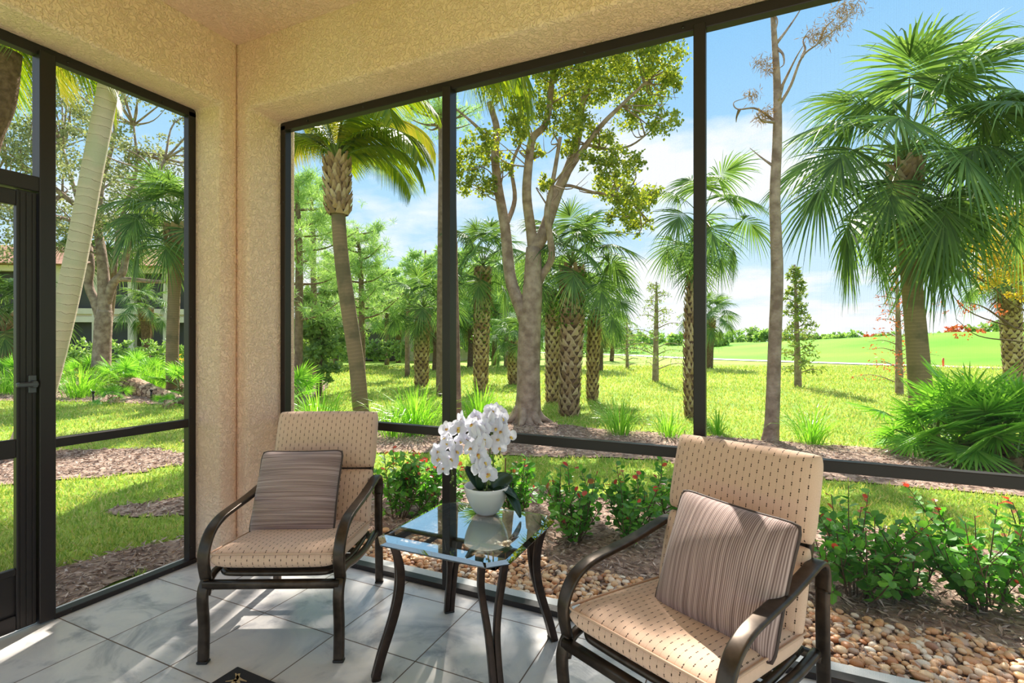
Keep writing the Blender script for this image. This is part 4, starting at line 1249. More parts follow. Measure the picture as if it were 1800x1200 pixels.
def cloud(b, centers, n, leafL, leafW, mi=0, flat=.75, up=0.4, round_=False):
    """leaves spread through soft clumps; centers = list of (xyz, radius)"""
    tot = sum(r ** 2 for _, r in centers)
    for c, r in centers:
        k = max(6, int(n * r ** 2 / tot))
        # sub-clumps so the crown has gaps and masses
        sub = max(3, int(k / 28)); sc_ = unit(sub) * (R.uniform(.15, 1, sub) ** .5)[:, None] * r
        sc_[:, 2] *= flat
        q = R.integers(0, sub, k)
        P = np.array(c) + sc_[q] + R.normal(size=(k, 3)) * r * .13
        b.leaves(P, unit(k), unit(k, up), R.uniform(.7, 1.3, k) * leafL, R.uniform(.7, 1.3, k) * leafW, mi=mi, round_=round_)

def limb(b, pts, r0, r1, n=9, k=5):
    C = catm(pts, k); b.tube(C, interp([r0, r1], len(C)) , n)
    return C

# --- the big forked tree in the middle
def main_tree():
    d = 8.7
    base = np.array([*atd(925, d), GZ])
    def q(x, y, dd=0.0):
        return p3(x, y, d + dd) - base
    root = empty('forked_tree', tuple(base), 0, 'tall broadleaf tree with forked pale trunk in the middle of the lawn', 'tree')
    b = MB()
    C = catm([q(925, 748), q(927, 730), q(929, 690), q(929, 633), q(932, 560), q(936, 511), q(938, 435)], 6)
    b.tube(C, interp([.33, .24, .205, .195, .19, .17, .13], len(C)), 16)
    L1 = limb(b, [q(927, 575), q(917, 546), q(897, 487, .1), q(888, 400, .2), q(876, 330, .3), q(870, 272, .3), q(873, 225, .3), q(860, 180, .3)], .125, .05)
    L2 = limb(b, [q(938, 440), q(933, 400), q(926, 342, -.2), q(930, 283, -.3), q(937, 242, -.3), q(961, 213, -.3), q(972, 132, -.4), q(985, 80, -.4)], .10, .035)
    L3 = limb(b, [q(937, 440), q(955, 411), q(981, 336, .2), q(999, 295, .3), q(1016, 242, .4), q(1025, 178, .5), q(1048, 120, .5), q(1060, 60, .5)], .12, .035)
    L4 = limb(b, [q(938, 515), q(952, 486), q(969, 455, -.1), q(967, 417, -.2), q(961, 376, -.3), q(967, 341, -.3), q(975, 300, -.3), q(985, 240, -.5)], .075, .03)
    L5 = limb(b, [q(981, 336, .2), q(1000, 300, .1), q(1031, 254, 0), q(1062, 215, -.2), q(1100, 178, -.3), q(1140, 140, -.3)], .07, .02)
    L6 = limb(b, [q(990, 326, .2), q(1006, 327, .1), q(1040, 337, 0), q(1066, 341, -.1), q(1100, 350, -.2), q(1125, 372, -.2)], .03, .012)
    L7 = limb(b, [q(873, 260, .3), q(850, 235, .3), q(830, 215, .3), q(800, 190, .4)], .045, .015)
    L8 = limb(b, [q(1031, 254, 0), q(1070, 262, .2), q(1110, 255, .3), q(1150, 225, .3)], .03, .012)
    L9 = limb(b, [q(888, 400, .2), q(905, 350, .5), q(900, 290, .6), q(920, 230, .6), q(905, 150, .6)], .05, .015)
    roots = []
    for a in np.linspace(0, 6.28, 8)[:-1]:
        o = np.array([math.cos(a + .4), math.sin(a + .4), 0])
        b.tube(catm([o * .12 + np.array([0, 0, .26]), o * .26 + np.array([0, 0, .09]), o * .46 + np.array([0, 0, -.0])], 4), interp([.10, .07, .025], 9), 8)
    # twigs
    spots = [(1000, 110, 55), (1050, 85, 50), (1110, 80, 55), (1165, 95, 42), (1150, 150, 45), (1090, 140, 50), (1040, 150, 42), (985, 165, 40), (1110, 200, 38), (1165, 215, 28),
             (930, 190, 36), (955, 110, 38), (905, 225, 30), (845, 245, 30), (825, 285, 32), (850, 320, 28), (815, 320, 24), (890, 290, 22), (870, 150, 28), (1020, 215, 34), (1060, 250, 30), (1095, 290, 34),
             (1080, 330, 36), (1105, 355, 36), (1140, 345, 28), (1090, 385, 32), (1125, 395, 26), (1065, 300, 26), (1000, 260, 22), (965, 330, 16), (1035, 285, 20), (990, 60, 45), (1090, 30, 45), (960, 320, 14), (985, 215, 30), (940, 260, 20), (1180, 150, 26), (860, 270, 24)]
    cs = []
    allp = np.concatenate([L1, L2, L3, L4, L5, L6, L7, L8, L9])
    for x, y, r in spots:
        c = q(x, y, random.uniform(-.7, .7)); cs.append((c, r / FPX * d))
        near = allp[np.argmin(np.linalg.norm(allp - c - np.array([0, 0, -.3]), axis=1))]
        for k in range(3):
            tip = c + R.normal(size=3) * r / FPX * d * .5; mid = (near + tip) / 2 + R.normal(size=3) * .12
            b.tube(catm([near, mid, tip], 4), interp([.016, .009, .003], 9), 4)
    b.build('trunk', M['bark'], root)
    b = MB(); cloud(b, cs, 30000, .062, .040, round_=False)
    b.build('foliage', M['gum_leaf'], root, smooth=False)
    return root
main_tree()

# --- leaning pale palm on the left
def pale_palm():
    d = 6.2
    base, P = trunk_from_px([(38, 800), (52, 760), (84, 660), (110, 560), (134, 450), (162, 300), (191, 150), (222, -40), (262, -330), (285, -520)], d)
    root = empty('coconut_palm', tuple(base), 0, 'smooth pale ringed palm trunk leaning right beyond the left screen', 'palm tree')
    C = catm([P[0] - np.array([0, 0, .1])] + P[1:], 8)
    b = MB(); b.tube(C, interp([.20, .14, .122, .118, .113, .108, .105, .10, .10], len(C)), 24); b.build('trunk', M['trunk_pale'], root)
    for i in range(9):
        me = pinnate_frond(i % 3, 3.2, (60, 35, 10)[i % 3], 1.8); inst('frond', me, root, tuple(C[-1]), (0, 0, i * .7), 1)
pale_palm()
# palm whose fronds hang into the top left corner
def corner_palm():
    d = 5.2
    base = np.array([*atd(-70, 5.6), GZ])
    root = empty('hanging_frond_palm', tuple(base), 0, 'palm at the top left with yellow green fronds hanging over its brown trunk', 'palm tree')
    pts = [np.zeros(3), p3(-60, 450, 5.6) - base, p3(-30, 260, 5.6) - base, p3(0, 180, 5.6) - base, p3(12, 90, 5.6) - base]
    C = catm([pts[0] - np.array([0, 0, .1])] + pts[1:], 6); r = interp([.17, .14, .13, .13], len(C))
    b = MB(); b.tube(C, r, 14); b.build('trunk', M['trunk_boot'], root)
    for i in range(12):
        me = pinnate_frond(i % 3 + 4, 1.3, (50, 34, 18)[i % 3], 1.9, leaf=.42, yellow=(i % 4 == 0), nl=44); inst('frond', me, root, tuple(C[-1] + np.array([0, 0, .25])), (0, 0, i * .53 + .2), 1)
corner_palm()

# --- leaning palm with crown at the upper middle
def leaning_palm():
    d = 8.3
    base, P = trunk_from_px([(641, 750), (634, 717), (627, 640), (612, 540), (600, 450), (594, 362), (592, 290)], d)
    root = empty('leaning_palm', tuple(base), 0, 'slender brown palm trunk leaning left behind the corner armchair, long feather fronds', 'palm tree')
    C = catm([P[0] - np.array([0, 0, .1])] + P[1:], 7); r = interp([.15, .13, .125, .12, .115, .11, .12], len(C))
    b = MB(); b.tube(C, r, 16); b.build('trunk', M['trunk_brown'], root)
    Ls = np.linalg.norm(np.diff(C, axis=0), axis=1).sum()
    b = MB(); boots(b, C, np.where(np.arange(len(C)) > len(C) * .78, .17, .12), Ls - .82, Ls + .05, step=.07, per=9, size=.17, out=.045); b.build('boots', M['boot'], root, smooth=False)
    top = C[-1] + np.array([0, 0, .1])
    # (azimuth in the camera's frame: 0 = right, 90 = away), elevation, bend
    fr = [(5, 55, 2.4, 2.6, 0), (-20, 48, 2.3, 2.5, 0), (25, 72, 2.5, 2.9, 1), (50, 40, 2.0, 2.4, 0), (150, 62, 2.2, 2.3, 1), (180, 50, 1.8, 2.2, 0), (200, 75, 2.2, 2.8, 0), (-60, 65, 2.3, 2.4, 0), (-100, 72, 2.4, 2.6, 1), (100, 60, 2.0, 2.6, 0), (60, 75, 2.2, 3, 0), (-135, 58, 2.1, 2.4, 0), (-5, 80, 2.4, 3.0, 0), (130, 80, 2.0, 3.0, 1), (0, 35, 2.0, 2.2, 0), (-40, 70, 2.6, 2.6, 0)]
    for i, (az, el, bend, L, yl) in enumerate(fr):
        me = pinnate_frond(20 + i, L * .78, el, bend, leaf=.55, yellow=bool(yl), nl=74, droopl=.5)
        inst('frond', me, root, tuple(top), (0, 0, TH + math.radians(az)), 1)
leaning_palm()

# palm just above the second bay, only its fronds dip into view
def tip_palm():
    d = 7.0
    base = np.array([*atd(800, 7.6), GZ])
    root = empty('feather_palm', tuple(base), 0, 'feather palm behind the first mullion, one frond hanging below the top frame', 'palm tree')
    P = [np.zeros(3), p3(795, 500, 7.6) - base, p3(792, 250, 7.6) - base, p3(795, 120, 7.4) - base]
    C = catm([P[0] - np.array([0, 0, .1])] + P[1:], 5); b = MB(); b.tube(C, interp([.11, .09, .07, .07], len(C)), 10); b.build('trunk', M['bark_pine'], root)
    for az, el, L, bend in ((5, 28, 2.2, 2.2), (-30, 40, 2.2, 2.4), (60, 60, 2.4, 2), (180, 60, 2.2, 1.6), (120, 70, 2.4, 1.6), (230, 60, 2.2, 1.8), (300, 65, 2.2, 2)):
        inst('frond', pinnate_frond(int(az) + 60, L * .7, el, bend, leaf=.6, nl=46, droopl=1.0), root, tuple(C[-1]), (0, 0, TH + math.radians(az)), 1)
tip_palm()

# --- cabbage palms
S = sabal_palm
S([(1622, 725), (1616, 660), (1608, 560), (1598, 450), (1590, 370), (1592, 290)], [.185, .17, .155, .145, .15, .19], 'large cabbage palm with a thick bare trunk and broad dark crown at the right', n=38, L=1.08, d=8.6, smooth_trunk=True, droop=.34, dry=0, elevs=(85, 74, 62, 50, 36, 22, 8, -10, -28, -42))
S([(1900, 760), (1890, 600), (1870, 400), (1858, 290)], [.22, .2, .18, .2], 'cabbage palm whose fronds reach in from the right edge of the view', n=20, L=.88, d=7.6, droop=.34, dry=0)
S([(1216, 735), (1214, 620), (1217, 520), (1226, 440), (1236, 395)], [.11, .10, .10, .10, .11], 'cabbage palm with a slim vine-grown trunk beside the second mullion', n=16, L=.62, boot=True, vine=.35, droop=.26, dry=0, elevs=(80, 60, 40, 20, 0, -25, -45))
S([(1000, 730), (1003, 640), (1006, 560), (1005, 470)], [.17, .19, .21, .22], 'thickest cabbage palm of the middle clump, ivy under its crown', n=28, L=.60, boot=True, vine=.35, dry=1)
S([(973, 707), (972, 620), (973, 560), (972, 512)], [.16, .16, .16, .16], 'cabbage palm with criss-cross trunk close behind the forked tree trunk', n=18, L=.50, boot=True, dry=1, vine=.3)
S([(1041, 703), (1042, 640), (1045, 590), (1045, 545)], [.12, .13, .14, .14], 'shorter cabbage palm at the right of the middle clump', n=22, L=.56, boot=True, dry=1)
S([(845, 690), (846, 620), (847, 560), (849, 470)], [.17, .19, .20, .22], 'cabbage palm with ivy on its crown just right of the first mullion', n=26, L=.72, boot=True, vine=.5, dry=1)
S([(741, 678), (741, 630), (742, 590), (744, 545)], [.20, .21, .22, .25], 'squat cabbage palm with a shaggy trunk on the lawn left of the first mullion', n=26, L=.68, boot=True, dry=2)
S([(903, 675), (903, 640), (905, 600)], [.17, .18, .18], 'short cabbage palm visible low behind the forked tree', n=22, L=.55, boot=True, dry=2)
S([(305, 692), (303, 620), (306, 520), (309, 450), (309, 400)], [.17, .15, .145, .18, .20], 'cabbage palm with brown boots beside the stucco corner in the left screen', n=34, L=.86, smooth_trunk=True, dry=1, droop=.3, vine=0)
S([(183, 668), (186, 600), (194, 500), (190, 440)], [.16, .15, .2, .22], 'cabbage palm standing behind the oak in the left screen', n=26, L=.85, smooth_trunk=True, dry=1, d=19)
S([(17, 655), (16, 600), (15, 555)], [.2, .2, .22], 'cabbage palm seen through the screen door pane', n=28, L=.85, d=16.5, smooth_trunk=True, dry=2)
S([(256, 640), (257, 590), (256, 545)], [.2, .2, .24], 'small cabbage palm in front of the pale house', n=18, L=.7, d=25, dry=2)
S([(1785, 684), (1780, 620), (1775, 540), (1770, 470)], [.20, .21, .22, .24], 'cabbage palm with a pale rough trunk at the far right behind the yellow tree', n=24, L=.75, boot=True, d=14, dry=4)
S([(1246, 640), (1247, 600), (1247, 560)], [.2, .22, .22], 'drooping cabbage palm far off just right of the second mullion', n=26, L=.75, d=26, dry=6)
S([(1056, 650), (1056, 610), (1057, 575)], [.12, .12, .14], 'dark cabbage palm in the distance right of the middle clump', n=24, L=.68, d=24, dry=5)
bgp = [(826, 640, 560, 27), (868, 632, 540, 30), (700, 628, 560, 33), (765, 650, 570, 24), (985, 640, 560, 27), (945, 628, 545, 32), (560, 650, 560, 22), (1075, 625, 575, 36)]
for x, y, yt, dd in bgp:
    S([(x, y), (x + 2, (y + yt) / 2), (x, yt)], [.16, .15, .17], 'cabbage palm in the shady grove far behind the forked tree', n=18, L=.9, d=dd, group='cabbage palms in the far grove', dry=1)

# --- pines
def pine(pts, rad, label, d, spread=1.6, n_tuft=260, y_low=.4, group=None, tl=.20, name='pine_tree'):
    gz = gz_at(px=pts[0][0], d=d); base, P = trunk_from_px(pts, d, gz)
    root = empty(name, tuple(base), 0, label, 'tree', group)
    C = catm([P[0] - np.array([0, 0, .1])] + P[1:], 6)
    b = MB(); b.tube(C, interp(rad, len(C)), 10)
    tips = []
    nb = 22
    for i in range(nb):
        t = y_low + (1 - y_low) * i / nb; c = C[int(t * (len(C) - 1))]; a = i * 2.4 + random.uniform(-.3, .3)
        L = spread * (1 - .55 * (t - y_low) / (1 - y_low)) * random.uniform(.6, 1.1)
        o = np.array([math.cos(a), math.sin(a), 0]); e1 = c + o * L * .5 + np.array([0, 0, L * .08]); e2 = c + o * L + np.array([0, 0, L * .35])
        Q = catm([c, e1, e2], 5); b.tube(Q, interp([.035, .02, .008], len(Q)), 5)
        for k in range(max(2, n_tuft // nb)):
            f = random.uniform(.35, 1.0) ** .8; tips.append(Q[int(f * (len(Q) - 1))] + R.normal(size=3) * L * np.array([.17, .17, .12]))
    b.build('trunk', M['bark_pine'], root)
    tips = np.array(tips); m = 26
    T = np.repeat(tips, m, 0); D = unit(len(T), .5)
    b = MB(); b.leaves(T + R.normal(size=T.shape) * .02, D, unit(len(T)), tl * R.uniform(.8, 1.3, len(T)), .016 * d / 14 * (tl / .2), mi=0)
    b.build('needles', M['pine_leaf'], root, smooth=False)
pine([(636, 655), (636, 560), (634, 470), (628, 400)], [.11, .09, .07, .03], 'young pine with pale green needles between the leaning palm and the mullion', 15, 1.5, 380, .35)
pine([(775, 690), (776, 560), (777, 400), (776, 250), (770, 180)], [.13, .12, .11, .08, .04], 'tall slender pine hidden along the first mullion', 13.0, 1.4, 120, .84)
pine([(524, 700), (526, 500), (525, 400), (520, 310)], [.10, .09, .07, .03], 'dense pine at the left edge of the first right hand bay', 12, 1.6, 520, .25)
pine([(556, 660), (552, 540), (550, 400), (545, 320)], [.12, .1, .08, .03], 'tall pine behind the leaning palm trunk', 17, 2.2, 420, .3)
pine([(716, 648), (716, 560), (715, 500)], [.10, .09, .06], 'thin pine on the shaded lawn left of the squat palm', 20, 1.5, 130, .6)
for x, y, yt, dd in ((800, 640, 430, 26), (850, 630, 450, 30), (680, 634, 470, 30), (745, 640, 440, 28), (890, 636, 470, 27), (590, 640, 440, 30), (925, 630, 480, 32)):
    pine([(x, y), (x, (y + yt) / 2), (x + 3, yt)], [.14, .12, .05], 'pine in the grove far behind the clump of palms', dd, 2.3, 260, .35, 'pines in the far grove', tl=.34)

# --- left oak
def oak():
    d = 16
    base = np.array([*atd(177, d), GZ])
    def q(x, y, dd=0.): return p3(x, y, d + dd) - base
    root = empty('oak_tree', tuple(base), 0, 'spreading grey green oak with mossy branching trunk behind the pale palm', 'tree')
    b = MB()
    C = catm([q(177, 675), q(178, 640), q(180, 600), q(182, 565), q(184, 545)], 5); b.tube(C, interp([.34, .26, .24, .24, .2], len(C)), 14)
    L = [limb(b, [q(178, 560), q(168, 530), q(156, 500), q(160, 460), q(150, 400, .5), q(130, 330, 1), q(110, 260, 1)], .16, .04),
         limb(b, [q(184, 555), q(183, 500), q(178, 440), q(172, 390, .4), q(180, 320, .6), q(200, 250, .4)], .2, .05),
         limb(b, [q(186, 535), q(198, 500), q(215, 480), q(222, 450), q(235, 400, -.5), q(260, 340, -1), q(290, 280, -1)], .14, .04),
         limb(b, [q(208, 490), q(240, 492), q(275, 495), (q(300, 492)), q(330, 470, .5)], .08, .03),
         limb(b, [q(172, 390, .4), q(120, 350, -.3), q(70, 310, -.5), q(20, 280, -.6), q(-30, 250, -.6)], .09, .03),
         limb(b, [q(200, 480), q(205, 440), q(215, 380), q(240, 300), q(235, 220)], .08, .03),
         limb(b, [q(150, 400, .5), q(100, 380, 1), q(40, 370, 1.3), q(0, 360, 1.2)], .07, .025)]
    allp = np.concatenate(L)
    cs = []
    spots = [(x + random.uniform(-18, 18), y + random.uniform(-18, 18), 42) for x in range(-60, 400, 52) for y in range(60, 400, 54)]
    spots += [(130, 420, 32), (70, 400, 40), (20, 430, 40), (230, 430, 30), (-40, 440, 40)]
    for x, y, r in spots:
        if y < 150 and 220 < x: continue
        if 150 < y < 260 and 225 < x < 330 and random.random() < .6: continue
        c = q(x, y, random.uniform(-1.8, 1.8)); cs.append((c, r / FPX * d))
        near = allp[np.argmin(np.linalg.norm(allp - c + np.array([0, 0, .5]), axis=1))]
        for k in range(2):
            tip = c + R.normal(size=3) * .35; b.tube(catm([near, (near + tip) / 2 + R.normal(size=3) * .2, tip], 4), interp([.04, .02, .006], 9), 4)
    b.build('trunk', M['bark'], root)
    b = MB(); cloud(b, cs, 30000, .11, .06); b.build('foliage', M['oak_leaf'], root, smooth=False)
oak()
def round_tree(px, d, ybase, ytop, rpx, label, m='far_leaf', n=2500, ls=.14, group=None, name='broadleaf_tree', cat='tree', trunk=True, cx=0):
    gz = gz_at(px=px, d=d); base = np.array([*atd(px, d), gz])
    root = empty(name, tuple(base), 0, label, cat, group)
    zt = H - (ytop - 600) / FPX * d - gz; r = rpx / FPX * d
    zb = H - (ybase - 600) / FPX * d - gz
    cs = []
    if trunk:
        b = MB(); b.tube(catm([(0, 0, -.1), (.05, 0, zt * .4), (0, .1, zt * .85)], 5), interp([.03 * zt, .02 * zt, .008 * zt], 11), 7); b.build('trunk', M['bark_dark'], root)
    k = 9
    for i in range(k):
        t = i / (k - 1); z = zb + (zt - zb) * (t * .85 + .06); rr = r * (1 - .5 * abs(2 * t - .8)) * .62
        a = i * 2.4; cs.append((np.array([math.cos(a) * r * .45, math.sin(a) * r * .45, z]), rr))
    b = MB(); cloud(b, cs, n, ls, ls * .6, flat=.8); b.build('foliage', M[m], root, smooth=False)
    return root
# understory and backdrop shrubs / trees (left side)
round_tree(20, 44, 560, 430, 130, 'leafy tree in front of the pale house seen through the door pane', n=4500, ls=.2)
round_tree(270, 44, 540, 420, 90, 'leafy tree over the pale house left of the stucco corner', n=3500, ls=.2)
round_tree(150, 45, 540, 420, 120, 'bright green tree behind the oak trunk', n=4000, ls=.24)
for x, dd, yt in ((555, 24, 560), (600, 30, 575), (665, 43, 570), (735, 45, 575), (780, 36, 560), (835, 38, 555), (880, 40, 560), (930, 42, 560), (570, 45, 480), (640, 46, 510), (700, 47, 520), (760, 42, 500), (820, 44, 500), (870, 46, 500), (1100, 60, 585), (1030, 48, 575)):
    round_tree(x, dd, 622, yt, 48, 'leafy undergrowth tree closing the back of the grove', n=1500, ls=.32, group='leafy trees closing the back of the grove', trunk=False)
# overhanging willow-like shrub with yellowing leaves in the first bay
round_tree(560, 13, 660, 500, 52, 'shrub with yellowing drooping leaves left of the leaning palm', n=3200, ls=.15, m='far_leaf', name='yellowing_shrub', cat='shrub', trunk=True)

# --- thin bare tree
def bare_tree():
    d = 7.1; base = np.array([*atd(1355, d), GZ])
    def q(x, y, dd=0.): return p3(x, y, d + dd) - base
    root = empty('bare_tree', tuple(base), 0, 'thin nearly bare tree with tufts of brown moss right of the second mullion', 'tree')
    b = MB()
    C = catm([q(1352, 785), q(1357, 740), q(1362, 600), q(1366, 480), q(1362, 350), q(1366, 250), q(1366, 150), q(1358, 20), q(1352, -60)], 6)
    b.tube(C, interp([.13, .095, .085, .08, .07, .062, .05, .03, .015], len(C)), 12)
    B = [[(1367, 190), (1390, 150), (1410, 100), (1440, 75), (1480, 40), (1510, 0)], [(1366, 75), (1385, 50), (1405, 20), (1420, -10)], [(1368, 165), (1385, 130), (1400, 100), (1412, 80)],
         [(1364, 215), (1345, 200), (1325, 190), (1297, 192), (1290, 180), (1312, 172)], [(1364, 215), (1340, 212), (1330, 198)], [(1360, 292), (1340, 278), (1318, 260)], [(1366, 85), (1376, 95), (1378, 112), (1370, 120)],
         [(1410, 100), (1415, 85), (1412, 70), (1425, 50)], [(1352, 20), (1366, 35), (1362, 60)], [(1440, 75), (1450, 50), (1470, 30)], [(1366, 180), (1372, 170), (1378, 150)], [(1300, 192), (1295, 205), (1294, 215)]]
    tips = []
    for k, l in enumerate(B):
        P = catm([q(x, y, .1 * i * (1 if k % 2 else -1)) for i, (x, y) in enumerate(l)], 5); b.tube(P, interp([.024, .012, .004], len(P)), 6)
    b.build('trunk', M['bark'], root)
    b = MB()
    for x, y, r, n in ((1500, 15, 22, 120), (1470, 40, 22, 160), (1448, 60, 18, 140), (1425, 60, 12, 90), (1340, 108, 13, 110), (1352, 120, 9, 60), (1323, 165, 11, 90), (1345, 200, 14, 110), (1480, 15, 15, 90), (1335, 205, 10, 60)):
        c = q(x, y); P = c + R.normal(size=(n, 3)) * r / FPX * d * .5
        D = unit(n); D[:, 2] -= .7
        b.leaves(P, D, unit(n), .10, .010)
    b.build('moss_tufts', M['sabal_dry'], root, smooth=False)
bare_tree()

# --- small cypresses on the course
def cypress(pts, rad, label, d, m, spread, n, group=None, sparse=1.0, ls=.1, low=.12, cone=True):
    gz = gz_at(px=pts[0][0], d=d); base, P = trunk_from_px(pts, d, gz)
    root = empty('cypress_tree', tuple(base), 0, label, 'tree', group)
    C = catm([P[0] - np.array([0, 0, .1])] + P[1:], 6); b = MB(); b.tube(C, interp(rad, len(C)), 8)
    pts_ = []
    nb = 34
    for i in range(nb):
        t = low + (1 - low) * i / nb; c = C[int(t * (len(C) - 1))]; a = i * 2.4 + random.uniform(-.4, .4)
        L = spread * ((1 - .8 * (t - low) / (1 - low)) if cone else .8) * random.uniform(.6, 1.15)
        o = np.array([math.cos(a), math.sin(a), 0]); Q = catm([c, c + o * L * .5 + np.array([0, 0, L * .18]), c + o * L + np.array([0, 0, L * .12])], 5)
        b.tube(Q, interp([.014, .008, .003], len(Q)) * max(1, d / 12), 4)
        k = int(n / nb)
        f = R.uniform(.25, 1, k); idx = (f * (len(Q) - 1)).astype(int); pts_.append(Q[idx] + R.normal(size=(k, 3)) * L * .09)
    b.build('trunk', M['bark'], root)
    T = np.concatenate(pts_); b = MB(); D = unit(len(T)); b.leaves(T, D, unit(len(T), .4), ls * R.uniform(.6, 1.4, len(T)), ls * .35); b.build('foliage', M[m], root, smooth=False)
cypress([(1152, 668), (1153, 600), (1154, 540), (1154, 495)], [.12, .09, .06, .02], 'small thinly leafed cypress on the grass left of the second mullion', 17.5, 'cyp_green', 1.5, 1100)
cypress([(1403, 678), (1401, 600), (1399, 530), (1397, 465)], [.11, .08, .05, .02], 'small green cypress beside the cart path right of the bare tree', 15.5, 'cyp_green', .95, 1900, ls=.14)
cypress([(1581, 694), (1580, 620), (1578, 540), (1576, 455)], [.10, .08, .05, .02], 'small cypress with rust red leaves just left of the large palm trunk', 13.2, 'cyp_red', 1.25, 650, ls=.09)
cypress([(1103, 643), (1102, 600), (1102, 555)], [.09, .06, .02], 'tiny young cypress beyond the path at the end of the lawn', 26, 'cyp_green', .9, 350)
def yellow_tree():
    d = 11; base = np.array([*atd(1850, d), GZ])
    def q(x, y, dd=0.): return p3(x, y, d + dd) - base
    root = empty('yellow_tree', tuple(base), 0, 'yellow leafed tree leaning in at the right edge with bare lower twigs', 'tree')
    b = MB(); C = catm([np.array([0, 0, -.1]), q(1850, 640), q(1845, 520), q(1840, 400), q(1838, 330)], 5); b.tube(C, interp([.14, .1, .04], len(C)), 9)
    for l in ([(1846, 560), (1790, 540), (1740, 500), (1710, 470)], [(1848, 590), (1780, 575), (1700, 545), (1655, 490)], [(1843, 480), (1790, 450), (1740, 440)], [(1843, 450), (1790, 420), (1730, 415)], [(1840, 400), (1790, 380), (1760, 385)], [(1847, 610), (1790, 600), (1720, 590), (1680, 560)], [(1780, 575), (1730, 540), (1690, 530)], [(1740, 500), (1700, 480), (1650, 470)]):
        P = catm([q(x, y, random.uniform(-.3, .3)) for x, y in l], 5); b.tube(P, interp([.03, .015, .005], len(P)), 5)
    b.build('trunk', M['bark_dark'], root)
    cs = [(q(x, y, random.uniform(-.7, .7)), r / FPX * d) for x, y, r in ((1720, 420, 30), (1750, 400, 34), (1790, 390, 38), (1730, 460, 30), (1770, 440, 40), (1810, 430, 40), (1760, 480, 30), (1800, 480, 34), (1700, 440, 18), (1735, 500, 22), (1830, 380, 40), (1775, 375, 26), (1790, 510, 22))]
    b = MB(); cloud(b, cs, 5200, .09, .04); b.build('foliage', M['cyp_yellow'], root, smooth=False)
    cs = [(q(x, y), r / FPX * d) for x, y, r in ((1700, 545, 26), (1655, 540, 16), (1690, 590, 20), (1730, 580, 20), (1760, 540, 22))]
    b = MB(); cloud(b, cs, 160, .06, .04); b.build('scattered_leaves', M['cyp_red'], root, smooth=False)
yellow_tree()

# distant horizon trees past the course
hz = [(1120, 588, 26), (1150, 585, 30), (1185, 590, 28), (1262, 590, 26), (1290, 583, 30), (1320, 575, 24), (1345, 580, 28), (1375, 585, 26), (1410, 588, 24), (1440, 590, 26), (1470, 590, 26), (1500, 584, 26), (1530, 590, 26), (1560, 588, 28), (1600, 588, 28), (1640, 586, 28), (1680, 574, 28), (1715, 572, 30), (1750, 562, 32), (1790, 566, 30), (1830, 560, 30), (1060, 584, 26), (1090, 590, 24)]
for i, (x, yt, r) in enumerate(hz):
    dd = 78 + 14 * math.sin(i * 1.7)
    if x > 1650: dd = 62
    mm = 'cyp_red' if i in (12, 16) else 'far_leaf'
    if i in (12, 16):
        round_tree(x, dd, 606, yt, r * .8, 'rust red tree on the horizon %s' % ('left of the large palm trunk' if i == 12 else 'just right of the large palm trunk'), m=mm, n=700, ls=.5, name='distant_tree', trunk=False)
    else:
        round_tree(x, dd, 606, yt, r * .8, 'low green tree on the far horizon past the golf course', m=mm, n=700, ls=.55, group='low trees on the far horizon', name='distant_tree', trunk=False)

# --- saw palmettos
def palmetto(px, py, h, n, label, name='saw_palmetto', d=None, group='saw palmettos', sc_=None):
    x, y = at(px, py) if d is None else atd(px, d)
    root = empty(name, (x, y, GZ), 0, label, 'palmetto', group)
    b = MB(); b.tube(catm([(0, 0, -.05), (.03, 0, .1), (-.02, .03, .22 * h)], 4), interp([.09, .08, .05], 9), 9); boots(b, [(0, 0, -.02), (0, 0, .25 * h)], [.08, .07], 0, .22 * h, .05, 7, .09, .03)
    b.build('stem', M['boot'], root, smooth=False)
    for i in range(n):
        t = (i + .5) / n; el = (86, 76, 66, 55, 42, 26)[min(5, int(t * 6))]
        me = fan_frond(el, i % 2, L=.42, pet=.52, nseg=30, droop=.05, wseg=.026, key='p', spread=2.2)
        a = random.uniform(0, 6.28); o = random.uniform(0, .22) * h
        inst('frond', me, root, (math.cos(a) * o, math.sin(a) * o, .12 * h), (random.uniform(-.1, .1), 0, i * 2.4 + random.uniform(-.3, .3)), h * random.uniform(.85, 1.15))
palmetto(1700, 806, 1.12, 30, 'bright saw palmetto at the foot of the large palm trunk')
palmetto(1775, 818, 1.1, 26, 'saw palmetto cut by the right edge of the view')
palmetto(1645, 800, .95, 16, 'low saw palmetto at the left end of the palmetto clump')
palmetto(206, 700, .95, 16, 'fan leafed palmetto standing in front of the oak trunk', d=14)
palmetto(262, 690, 1.05, 16, 'fan leafed palmetto left of the booted palm trunk', d=15.5)
palmetto(322, 690, 1.0, 12, 'fan leafed palmetto beside the stucco corner', d=13)
palmetto(148, 660, 1.1, 14, 'fan leafed palmetto behind the pale leaning palm', d=16)
palmetto(20, 665, 1.1, 16, 'fan leafed palmetto seen through the door pane', d=14.5)
palmetto(200, 706, .5, 8, 'small palmetto at the edge of the pine straw on the left', d=11.3)
palmetto(296, 712, .4, 7, 'tiny palmetto sprouting by the fallen palm log', d=10.6)
palmetto(517, 690, .95, 10, 'palmetto at the left edge of the right hand screens', d=10)
palmetto(240, 640, 1.1, 14, 'dark fan palmetto close to the pale house', d=20)

